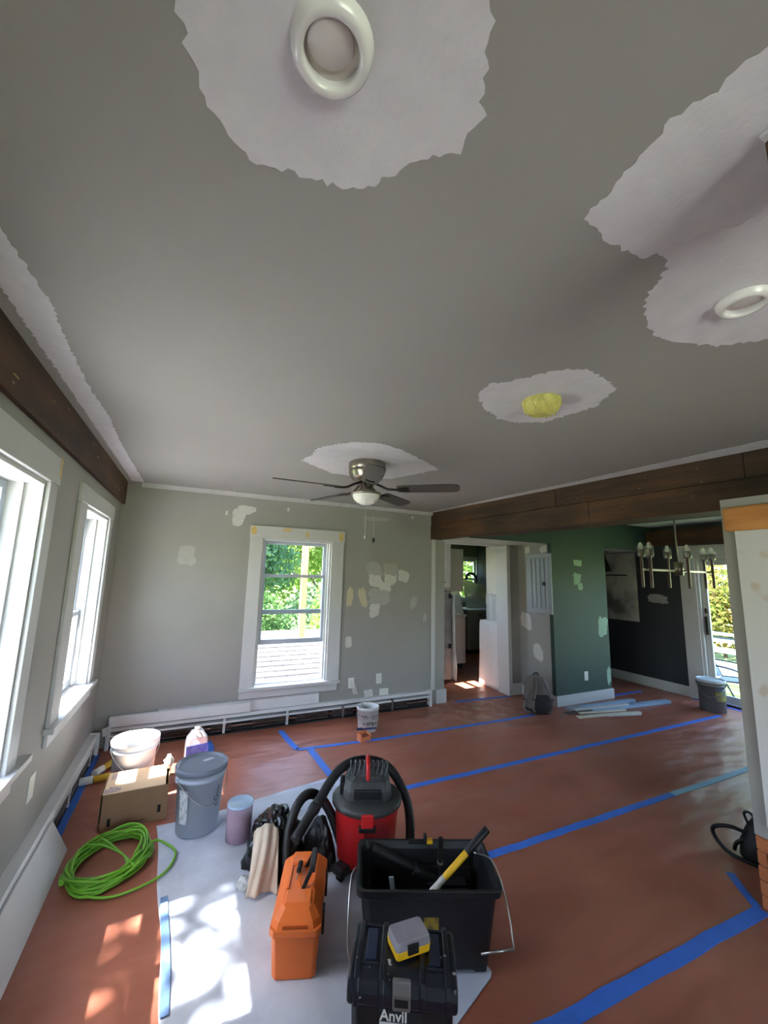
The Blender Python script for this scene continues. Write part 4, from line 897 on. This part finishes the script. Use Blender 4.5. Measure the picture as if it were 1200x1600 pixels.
# ---------------------------------------------------------------- backpack, dark bag
def sack(rings_, n=28, p=2.6):
    out = []
    for (w, d, cx, cy, z) in rings_:
        ring = []
        for i in range(n):
            a = 2*pi*i/n; c, s_ = cos(a), sin(a); r = (abs(c)**p+abs(s_)**p)**(-1/p)
            ring.append((cx+w/2*r*c, cy+d/2*r*s_, z))
        out.append(ring)
    return out
bp = empty('backpack', (3.93, 3.83, 0), 'dark grey backpack standing by the electrical panel wall', 'backpack', R(-25))
M_bp = mat('grey_brown_canvas', (108, 101, 98), .85, var=.12, scale=8, bump=.15, bscale=60); M_bpd = mat('dark_canvas', (44, 42, 44), .85, var=.15, scale=8)
MB().loft(sack([(.22, .15, 0, .02, 0), (.29, .21, 0, .0, .02), (.30, .22, 0, 0, .12), (.29, .20, 0, .01, .25), (.26, .18, 0, .02, .33), (.19, .14, 0, .03, .39), (.09, .08, 0, .035, .415)]), smooth=True).build('main_bag', M_bp, bp)
MB().loft(sack([(.15, .05, .02, -.10, .03), (.20, .085, .02, -.105, .06), (.20, .09, .02, -.105, .17), (.15, .05, .02, -.095, .215)]), smooth=True).build('front_pocket', M_bpd, bp)
MB().loft(sack([(.295, .215, 0, 0, 0), (.305, .225, 0, 0, .03), (.303, .223, 0, 0, .06)]), smooth=True).build('base_panel', M_bpd, bp)
MB().tube(spath([(-.03, .03, .40), (-.02, .02, .44), (.02, .02, .44), (.03, .03, .40)], 5), .008, 8).build('grab_loop', M_bpd, bp)
for (x0, x1) in ((-.12, -.19), (-.05, -.08), (.09, .13)):
    MB().tube(spath([(x0*.5, -.02, .395), (x0*.9, -.10, .30), (x1, -.115, .17), (x1*1.02, -.10, .06), (x0, -.09, .015)], 6), [.014]*40, 8).build('shoulder_strap', M_bp, bp)
    MB().box(x1-.02, -.128, .165, x1+.02, -.105, .18).build('strap_buckle', M_black, bp, bevel=.003)
db = empty('tool_bag', (3.14, 1.445, 0), 'slumped black tool bag with strap loop behind the chimney pier', 'bag', R(-82))
MB().loft([[(x*(1+.25*noise.noise((x*9, y*9, z*9))), y*(1+.25*noise.noise((x*9, y*9, z*9+4))), z*(1+.12*noise.noise((x*12, y*12, 3)))) for x, y, z in r] for r in sack([(.20, .16, .07, 0, 0), (.23, .20, .07, 0, .02), (.22, .19, .075, 0, .09), (.18, .16, .08, 0, .16), (.12, .11, .09, 0, .215), (.07, .06, .09, 0, .235)])], smooth=True).build('pouch', M_black, db)
MB().tube(spath([(.02, -.06, .15), (-.06, -.08, .155), (-.135, -.08, .12), (-.15, -.07, .075), (-.11, -.08, .03), (-.05, -.10, .012), (.06, -.09, .01)], 7), .011, 8).build('strap', M_black, db)
MB().tube(spath([(-.06, -.04, .02), (-.04, -.06, .07), (.0, -.06, .11)], 6), .010, 8).build('strap', M_black, db)
MB().tube(spath([(.02, -.03, .18), (.0, -.03, .24), (.03, -.03, .255), (.06, -.03, .21)], 6), .007, 8).build('grab_loop', M_black, db)

# ---------------------------------------------------------------- pulled trim boards by the green wall
M_bt = mat('pale_blue_vinyl_trim', (150, 172, 196), .5, var=.04); M_ct = mat('cream_trim_wood', (216, 208, 190), .7, var=.05, scale=9)
def board(label, p, q, w, h, z, m):
    p, q = Vector(p), Vector(q); d = q-p; o = MB().box(0, -w/2, 0, d.length, w/2, h*.6).box(0, -w/2, h*.6, d.length, w/2-.02, h).build('trim_board', m, loc=(p.x, p.y, z), rz=math.atan2(d.y, d.x), bevel=.003)
    return tag(o, label, 'board', 'pulled trim boards stacked by the green wall')
board('pale blue trim board lying nearest the green wall baseboard', (4.34, 3.74), (5.50, 3.68), .08, .03, 0, M_bt)
board('long pale blue trim board pointing toward the stain bucket', (4.55, 3.60), (5.90, 3.47), .10, .035, 0, M_bt)
board('pale blue trim board resting on top of the trim pile', (4.45, 3.68), (5.25, 3.60), .07, .025, .035, M_bt)
board('short white trim board crossing the trim pile', (4.30, 3.62), (5.15, 3.53), .07, .02, .036, M_white)
board('split cream trim board lying in front of the trim pile', (4.22, 3.50), (5.10, 3.34), .07, .02, 0, M_ct)
board('thin cream trim strip with raised broken end', (4.30, 3.55), (4.95, 3.42), .045, .018, .021, M_ct)
board('dark shoe moulding strip beside the cream boards', (4.20, 3.66), (4.75, 3.56), .05, .018, 0, mat('grey_moulding', (96, 100, 104), .7))
board('thin white moulding strip lying at the pile edge', (4.60, 3.40), (5.05, 3.29), .03, .012, 0, M_white)
# ---------------------------------------------------------------- kitchen beyond the doorway
M_cab = mat('white_cabinet', (206, 202, 196), .5, var=.03, scale=5); M_knob = mat('black_pull', (22, 22, 24), .4)
def cabinet(name, label, x0, y0, z0, x1, y1, z1, fronts, face='y', m=M_cab, toe=False, top=None, cat='cabinet'):
    """fronts: (u0,u1,v0,v1,handle) along the front face; face y: front at y0, face x: front at x0"""
    e = empty(name, (x0, y0, z0), label, cat); w, d, h = x1-x0, y1-y0, z1-z0; t0 = .09 if toe else 0
    MB().box(0, 0, t0, w, d, h).build('body', m, e, bevel=.003)
    if toe: MB().box(.03, .05, 0, w-.03, d, t0).build('toe_kick', M_black, e)
    for (a, b, c, dd, hz) in fronts:
        if face == 'y':
            f = MB().box(a, -.018, c, b, 0, dd).build('drawer_front' if (b-a) > (dd-c) else 'door_front', m, e, bevel=.004)
            if hz: MB().box((a+b)/2-.05, -.04, hz-.006, (a+b)/2+.05, -.018, hz+.006).build('pull', M_knob, f, bevel=.003)
        else:
            f = MB().box(-.018, a, c, 0, b, dd).build('door_front', m, e, bevel=.004)
            if hz: MB().box(-.04, (a+b)/2-.05, hz-.006, -.018, (a+b)/2+.05, hz+.006).build('pull', M_knob, f, bevel=.003)
    if top: MB().box(-.02, -.025, h, w+.01, d, h+.03).build('countertop', top, e, bevel=.004)
    return e
cabinet('drawer_cabinet', 'white kitchen drawer cabinet with dark pulls beside wrapped refrigerator', 3.76, 6.0, 0, 4.49, 6.56, .89, [(.02, .71, .11, .34, .24), (.02, .71, .36, .60, .49), (.02, .71, .62, .86, .75)], toe=True, top=M_cab)
cabinet('wall_cabinet', 'white kitchen wall cabinet hanging above the drawer cabinet', 3.76, 6.2, 1.31, 4.60, 6.57, 2.10, [(.02, .41, .02, .77, None), (.43, .82, .02, .77, None)])
tag(MB().box(KX0, 6.58, 0, 4.52, 6.68, CZ).build('wall_kitchen_partition', M_white), 'white partition wall behind the kitchen drawer cabinet', 'wall', kind='structure')
rf = empty('refrigerator', (3.06, 5.32, 0), 'refrigerator loosely wrapped in clear plastic sheeting', 'refrigerator')
MB().box(0, 0, .04, .655, .62, 1.36).build('body', mat('grey_wrapped_steel', (128, 126, 124), .4, var=.2, scale=6), rf, bevel=.01)
for z in (.5, 1.25): MB().box(.60, -.04, z, .63, 0, z+.07).build('handle', M_knob, rf, bevel=.003)
cabinet('wall_cabinet', 'white kitchen wall cabinet above the wrapped refrigerator', 3.06, 5.34, 1.40, 3.72, 5.9, 2.15, [(.02, .32, .02, .73, None), (.34, .64, .02, .73, .1)])
def film(name, label, fn, nu=24, nv=24, m=M_plast):
    return tag(MB().grid(fn, nu, nv).build(name, m, fix=False, solid=.002), label, 'plastic sheet')
film('plastic_sheet', 'clear plastic sheet hanging down the refrigerator side', lambda u, v: (3.745+.03*noise.noise((u*4, v*3, 1))+.05*v*v*(.5+noise.noise((u*3, 2, v))), 5.27+.4*u, 1.30-1.28*v+.0*u))
film('plastic_sheet', 'plastic film taped below the white wall cabinet', lambda u, v: (3.70+.79*u, 6.05+.12*(1-v)+.03*noise.noise((u*5, v*2, 4)), 1.31-.38*v))
cabinet('base_cabinet', 'white kitchen base cabinet draped in plastic by doorway', 4.12, 4.72, 0, 5.25, 5.06, .88, [(.03, .34, .10, .86, None)], face='x', top=M_cab)
film('plastic_sheet', 'white plastic sheet draped over the base cabinet end', lambda u, v: ((4.085-.03*v+.014*noise.noise((u*6, v*4, 2))) if v > .25 else 4.085+(.25-v)*1.4, 4.66+.43*u+.015*noise.noise((v*5, u*2, 9)), (.935 if v < .25 else .935*(1-(v-.25)/.75))+.012*noise.noise((u*4, v*5, 1))+.008), m=mat('opaque_white_film', (214, 212, 214), .4, bump=.3, bscale=10, var=.03))
cabinet('wall_cabinet', 'white kitchen wall cabinet above the draped base cabinet', 4.16, 4.69, 1.32, 5.0, 5.02, 2.06, [(.02, .31, .02, .72, None)], face='x')
film('plastic_sheet', 'clear plastic strip hanging between the doorway cabinets', lambda u, v: (4.15+.03*noise.noise((u*5, v*3, 5)), 4.70+.32*u, 1.34-.44*v))
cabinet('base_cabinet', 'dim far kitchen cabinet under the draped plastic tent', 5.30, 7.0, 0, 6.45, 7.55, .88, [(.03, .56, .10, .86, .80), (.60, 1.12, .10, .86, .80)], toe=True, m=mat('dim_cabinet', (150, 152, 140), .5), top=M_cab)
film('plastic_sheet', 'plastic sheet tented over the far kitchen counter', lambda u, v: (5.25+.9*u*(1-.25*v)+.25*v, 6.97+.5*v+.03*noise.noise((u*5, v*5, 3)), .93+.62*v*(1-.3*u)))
cabinet('tall_cabinet', 'tall dark kitchen cabinet beyond the draped counter', 6.0, 6.2, 0, 6.48, 6.8, 1.95, [(.02, .46, .1, 1.0, .9), (.02, .46, 1.03, 1.92, 1.12)], m=mat('dark_cabinet', (58, 60, 62), .5))
wr_ = empty('wreath', (6.27, 8.14, 1.52), 'round leafy wreath hanging in front of kitchen window', 'wreath')
MB().tube([(.155*cos(t), 0, .155*sin(t)) for t in [2*pi*i/32 for i in range(33)]], .03, 8, cap=False).build('ring', mat('dark_twig', (54, 56, 40), .9), wr_)
b = MB(); rn = random.Random(2)
for i in range(260):
    t = rn.uniform(0, 2*pi); c = Vector((.155*cos(t), 0, .155*sin(t))); d = Vector((rn.gauss(0, 1), rn.gauss(0, 1)-.3, rn.gauss(0, 1))).normalized(); s_ = d.orthogonal().normalized()
    a = c+d*.02; e = c+d*.07; w = s_*.014; b.add([a, (a+e)/2+w, e, (a+e)/2-w], [(0, 1, 2, 3)])
tag(b.build('leaves', mat('wreath_green', (70, 84, 52), .8, var=.2), wr_, fix=False), kind='stuff')

# primed board and black cabinet seen through the dim doorway
pb_ = empty('primed_backsplash', (XR, 4.15, .95), 'pale mottled unpainted backsplash on the charcoal wall', 'backsplash')
MB().box(-.012, 0, 0, 0, 1.35, 1.10).build('panel', mat('mottled_plaster', (196, 194, 184), .8, c2=(112, 110, 104), scale=2.4, thresh=(.42, .62), detail=6), pb_)
MB().box(-.03, .15, .72, -.012, 1.3, .74).build('rail', M_dark, pb_)
cabinet('base_cabinet', 'low black cabinet with pale counter in the dim doorway', 5.90, 4.75, 0, 6.46, 5.6, .90, [(.02, .54, .10, .42, .36), (.02, .54, .45, .86, .76)], m=M_dark, top=M_cab, toe=True)

# ---------------------------------------------------------------- outdoors
def gz(x, y):
    a = max(0, min(1, (x-4.5)/1.5)); return -1.5*(1-a)-.22*a
M_grass = mat('lawn_grass', (100, 122, 62), .9, c2=(140, 158, 84), scale=1.6, bump=.5, bscale=40, thresh=(.3, .7), detail=7)
gb = MB()
XS = [-45, -12, -6, -2, .5, 3, 4.5, 5, 5.5, 6, 6.6, 8, 12, 20, 60]; YS_ = [-45, -10, -4, 0, 4, 4.7, 6, 8, 12, 20, 60]
vs = [(x, y, gz(x, y)) for y in YS_ for x in XS]; nx = len(XS)
# the ground leaves out the footprint of the house floor slab
fs = [(j*nx+i, j*nx+i+1, (j+1)*nx+i+1, (j+1)*nx+i) for j in range(len(YS_)-1) for i in range(nx-1)]
gb.add(vs, fs, True); tag(gb.build('ground', M_grass, fix=False), 'sunlit green lawn around the house', 'lawn', kind='structure')
tag(MB().box(-9, -14, -1.52, -1.3, 16, -1.46).build('bounce_slab', mat('pale_concrete', (196, 192, 186), .9, var=.05, scale=1.5, bump=.2, bscale=30)), 'pale concrete slab added to bounce light into the tall windows', 'bounce_slab', kind='structure')  # added as a neutral reflector that bounces light up to the ceiling
tag(MB().box(-3, -12, -1.53, 4.2, -3.2, -1.45).build('rear_bounce_slab', MATS['pale_concrete']), 'pale concrete patio added behind the house for neutral bounce light', 'patio', kind='structure')  # unseen slab added so the rear bounce light is not green
# shingled roof under the window
ro = empty('shingled_roof', (0, 0, 0), 'pale asphalt shingle roof just outside the window', 'roof')
RY0, RZ0, RY1, RZ1, RX0, RX1 = 5.05, -.10, 7.05, .42, -.6, 3.0
MB().loft([[(RX0, RY0, RZ0-.05), (RX1, RY0, RZ0-.05), (RX1, RY0, RZ0-.01), (RX0, RY0, RZ0-.01)], [(RX0, RY1, RZ1-.05), (RX1, RY1, RZ1-.05), (RX1, RY1, RZ1-.01), (RX0, RY1, RZ1-.01)]]).build('roof_deck', M_white, ro)
MB().box(RX0+.1, RY1-.15, -1.5, RX1-.1, RY1-.05, RZ1-.06).box(RX0+.1, RY0+.1, -1.5, RX1-.1, RY0+.2, RZ0-.0).build('shed_wall', M_white, ro)
sl = math.atan2(RZ1-RZ0, RY1-RY0); sp = None; rn = random.Random(6)
Ms = [mat('pale_shingle_%d' % i, c, .9, var=.08, scale=30, bump=.3, bscale=120) for i, c in enumerate(((46, 46, 48), (40, 40, 42), (52, 52, 54)))]
protos = [MB().box(0, 0, -.004, .288, .20, .006).build('shingle', m, ro, bevel=.0) for m in Ms]; first = [True]*3
row = 0; d = 0; Ltot = math.hypot(RY1-RY0, RZ1-RZ0)
while d < Ltot-.1:
    x = RX0-(.15 if row % 2 else 0)
    while x < RX1-.1:
        k = rn.randrange(3)
        o = protos[k] if first[k] else share(protos[k], 'shingle', ro); first[k] = False
        o.location = (max(RX0, x), RY0+d*cos(sl), RZ0+d*sin(sl)+.004+rn.uniform(0, .002)); o.rotation_euler = (sl-.035, 0, 0); x += .30
    d += .155; row += 1
po = empty('porch_post', (1.81, 7.1, .40), 'raw lumber porch post standing beyond the shingle roof', 'post')
MB().box(-.05, -.05, 0, .05, .05, 3.2).build('post', M_porch, po, bevel=.003); MB().box(-.06, -.06, 0, .06, .06, .03).build('post_base', M_steel, po)
tag(MB().box(1.25, 7.06, .36, 2.8, 8.6, .40).box(1.3, 7.1, -1.5, 1.4, 7.2, .36).box(2.6, 8.4, -1.5, 2.7, 8.5, .36).build('porch_platform', mat('weathered_platform', (70, 69, 68), .8, var=.1)), 'white porch platform carrying the lumber post', 'platform')
# neighbouring house seen at a slant through the tall windows
nh = empty('neighbour_house', (0, 0, 0), 'pale blue clapboard house beyond the added concrete slab', 'house')
M_sid = mat('pale_blue_siding', (150, 166, 172), .7)
MB().box(-9.0, 13.03, -1.5, -2.2, 20, 3.9).build('wall', M_sid, nh)
cb_ = MB().xprism([(0, 0), (-.035, 0), (-.012, .20), (0, .20)], -9.0, -2.2).build('clapboard', M_sid, nh, loc=(0, 13.03, -1.4))
for k in range(1, 26): share(cb_, 'clapboard', nh, loc=(0, 13.03, -1.4+.2*k))
MB().yprism([(-9.4, 3.85), (-5.6, 6.4), (-1.8, 3.85)], 12.7, 20.3).build('roof', mat('grey_roof', (92, 92, 96), .9), nh)
w_ = MB().box(-4.6, 12.96, .4, -3.5, 13.0, 2.0).build('window_frame', M_white, nh); MB().box(-4.5, 12.95, .5, -3.6, 12.962, 1.9).build('pane', mat('dark_window', (60, 70, 78), .1), w_)
# railing and patio chair beyond the glass door
M_rail = mat('blue_grey_rail_paint', (146, 166, 190), .6)
ra = empty('deck_railing', (8.4, 0, gz(8.4, 3)), 'blue grey painted wooden railing beyond the patio door', 'railing'); Z0 = -gz(8.4, 3)
for y in (4.22, 2.4, .6): MB().box(-.05, y-.05, 0, .05, y+.05, Z0+.74).build('post', M_rail, ra, bevel=.004)
MB().box(-.06, .4, Z0+.70, .06, 4.30, Z0+.74).build('top_rail', M_rail, ra, bevel=.004)
for z in (.58, .40, .12): MB().box(-.02, .6, Z0+z, .02, 4.20, Z0+z+.09).build('rail', M_rail, ra, bevel=.003)
pc = empty('patio_chair', (7.45, 3.42, gz(7.45, 3)), 'grey sling patio chair with metal arms on the lawn', 'patio chair', R(178)); g = -gz(7.45, 3)
M_sling = mat('grey_blue_sling', (112, 130, 150), .8); M_fr = mat('dark_chair_frame', (78, 86, 96), .4, metal=.5)
MB().grid(lambda u, v: (-.24+.48*u, (-.26+.50*v), .36+.05*v-.03*sin(u*pi)), 8, 8).build('seat_sling', M_sling, pc, fix=False, solid=.006)
MB().grid(lambda u, v: (-.24+.48*u, -.26-.26*v, .37+.55*v), 8, 8).build('back_sling', M_sling, pc, fix=False, solid=.006)
for s in (-1, 1):
    x = s*.27
    MB().tube(spath([(x, -.54, .95), (x, -.28, .38), (x, -.10, .0)], 6), .013, 8).build('rear_leg', M_fr, pc)
    MB().tube(spath([(x, .34, .0), (x, .26, .40), (x, .22, .56), (x, -.10, .60), (x, -.38, .60)], 6), .013, 8).build('arm_frame', M_fr, pc)
    MB().tube([(x, -.28, .36), (x, .25, .42)], .012, 8).build('seat_rail', M_fr, pc)
MB().tube([(-.27, -.54, .94), (.27, -.54, .94)], .012, 8).build('top_bar', M_fr, pc)

# ---------------------------------------------------------------- trees and shrubs
def leafmat(name, a, b, scale=1.2):
    m = bpy.data.materials.new(name); m.use_nodes = True; N = m.node_tree; L = N.links; N.nodes.clear(); MATS[name] = m
    o = N.nodes.new('ShaderNodeOutputMaterial'); d = N.nodes.new('ShaderNodeBsdfDiffuse'); t = N.nodes.new('ShaderNodeBsdfTranslucent'); x = N.nodes.new('ShaderNodeMixShader'); x.inputs[0].default_value = .4
    tc = N.nodes.new('ShaderNodeTexCoord'); n = N.nodes.new('ShaderNodeTexNoise'); n.inputs['Scale'].default_value = scale; n.inputs['Detail'].default_value = 6; L.new(tc.outputs['Object'], n.inputs['Vector'])
    cr = N.nodes.new('ShaderNodeValToRGB'); cr.color_ramp.elements[0].position = .35; cr.color_ramp.elements[1].position = .65; cr.color_ramp.elements[0].color = (*lin(a), 1); cr.color_ramp.elements[1].color = (*lin(b), 1)
    L.new(n.outputs[0], cr.inputs[0]); L.new(cr.outputs[0], d.inputs[0]); L.new(cr.outputs[0], t.inputs[0]); L.new(d.outputs[0], x.inputs[1]); L.new(t.outputs[0], x.inputs[2]); L.new(x.outputs[0], o.inputs[0])
    return m
LG = leafmat('yellow_green_leaves', (100, 126, 58), (146, 166, 90)); LD = leafmat('deep_green_leaves', (56, 84, 52), (98, 128, 78)); LB = leafmat('blue_green_leaves', (60, 96, 70), (120, 150, 110)); LR = leafmat('russet_green_leaves', (112, 86, 50), (88, 112, 50))
M_bark = mat('tree_bark', (84, 70, 58), .9, bump=.5, bscale=20, var=.2)
def tree(name, label, loc, crowns, n, size, m, seed, trunk=.12, group='trees and shrubs around the house', cat='tree'):
    rn = random.Random(seed); e = empty(name, loc, label, cat, group=group); b = MB(); vs = []; fs = []
    vol = [c[1][0]*c[1][1]*c[1][2] for c in crowns]; tot = sum(vol)
    for (c, r), v in zip(crowns, vol):
        for i in range(int(n*v/tot)):
            d = Vector((rn.gauss(0, 1), rn.gauss(0, 1), rn.gauss(0, 1))).normalized()*(rn.random()**.45)
            p = Vector((c[0]+d.x*r[0], c[1]+d.y*r[1], c[2]+d.z*r[2]))
            q = Vector((rn.gauss(0, 1), rn.gauss(0, 1), rn.gauss(0, 1)-.4)).normalized(); o_ = q.orthogonal().normalized(); s_ = size*rn.uniform(.6, 1.3)
            k = len(vs); vs += [p-q*s_*.5, p+o_*s_*.28, p+q*s_*.5, p-o_*s_*.28]; fs.append((k, k+1, k+2, k+3))
    b.add(vs, fs); tag(b.build('foliage', m, e, fix=False), kind='stuff')
    if trunk:
        zt = max(c[0][2] for c in crowns); c0 = crowns[0][0]
        MB().tube(spath([(0, 0, -.1), (.1, .05, zt*.35), (c0[0]*.5, c0[1]*.5, zt*.7), (c0[0], c0[1], zt)], 5), lambda t: trunk*(1-.75*t), 10).build('trunk', M_bark, e)
        for c, r in crowns[1:]: MB().tube([(.1, .05, zt*.35), ((c[0]+.1)/2, c[1]/2, (c[2]+zt*.35)/2), c[0:3]], [trunk*.5, trunk*.35, trunk*.1], 8).build('branch', M_bark, e)
    return e
# dappling tree on the sunny side
tree('maple_tree', 'broad leafy maple shading the tall windows', (-5.6, 2.6, gz(-5, 2)), [((.4, -.9, 9.6), (1.9, 1.15, 1.6)), ((.9, 1.6, 9.2), (1.8, .8, 1.6)), ((0, 3.4, 9.0), (1.8, .9, 1.6)), ((-1.2, -3.2, 9.0), (1.8, 1.2, 1.6))], 6000, .155, LD, 21, .2)
# beyond the roof view window
tree('garden_tree', 'tall yellow green tree beyond the shingle roof', (5.4, 17.5, -1.5), [((0, 0, 5.2), (2.2, 1.6, 2.6)), ((-1.6, -.6, 4.0), (1.3, 1.2, 1.6)), ((1.8, .4, 3.8), (1.6, 1.2, 1.5))], 9000, .22, LG, 31)
tree('garden_tree', 'dense blue green tree behind the lawn clearing', (1.6, 14.0, -1.5), [((0, 0, 4.6), (1.3, 1.3, 2.4)), ((.8, .4, 3.4), (1.1, 1, 1.1))], 6000, .2, LB, 32)
tree('garden_shrub', 'rounded blue green hedge shrub below the trees', (4.3, 13.0, -1.5), [((0, 0, 1.5), (1.8, .9, 1.3))], 4500, .14, LB, 33, .04, cat='shrub')
tree('garden_shrub', 'dark green hedge shrub behind the lawn', (1.9, 12.2, -1.5), [((0, 0, 1.3), (.9, .7, 1.2))], 3000, .13, LD, 34, .04, cat='shrub')
tree('garden_shrub', 'leafy green bush beside the porch post', (3.4, 9.8, -1.5), [((0, 0, 1.9), (.7, .6, 1.3)), ((.5, .6, 2.8), (.6, .5, .9))], 4200, .11, LG, 35, .04, cat='shrub')
tree('garden_tree', 'spreading green tree at the garden corner', (10.5, 19.0, -1.5), [((0, 0, 5.0), (1.9, 2, 3.2))], 6000, .25, LD, 36)
tree('garden_tree', 'far pale green tree closing the garden view', (3.0, 24.0, -1.5), [((0, 0, 4.5), (5.0, 2, 4.0))], 8000, .34, LG, 37)
# beyond the patio door
tree('garden_shrub', 'russet green bank of shrubs beyond the railing', (12.0, 5.6, -.22), [((0, 0, 1.3), (1.3, 1.6, 1.2)), ((.4, -1.8, 1.2), (1.2, 1.3, 1.1))], 6500, .15, LR, 41, .04, cat='shrub')
tree('garden_shrub', 'bright yellow green shrub left of the russet bank', (11.6, 8.9, -.22), [((0, 0, 1.2), (1.2, 1.2, 1.4))], 4000, .15, LG, 42, .04, cat='shrub')
tree('garden_tree', 'tall green tree above the shrub bank', (15.5, 7.4, -.22), [((0, 0, 4.2), (2.4, 3.2, 2.2)), ((.5, -3.0, 4.0), (2, 2.2, 2.0))], 8000, .26, LG, 43)
tree('garden_tree', 'broad tree filling the view through the kitchen window', (8.5, 12.5, -.22), [((0, 0, 2.6), (2.4, 1.6, 2.4))], 5000, .24, LG, 44)
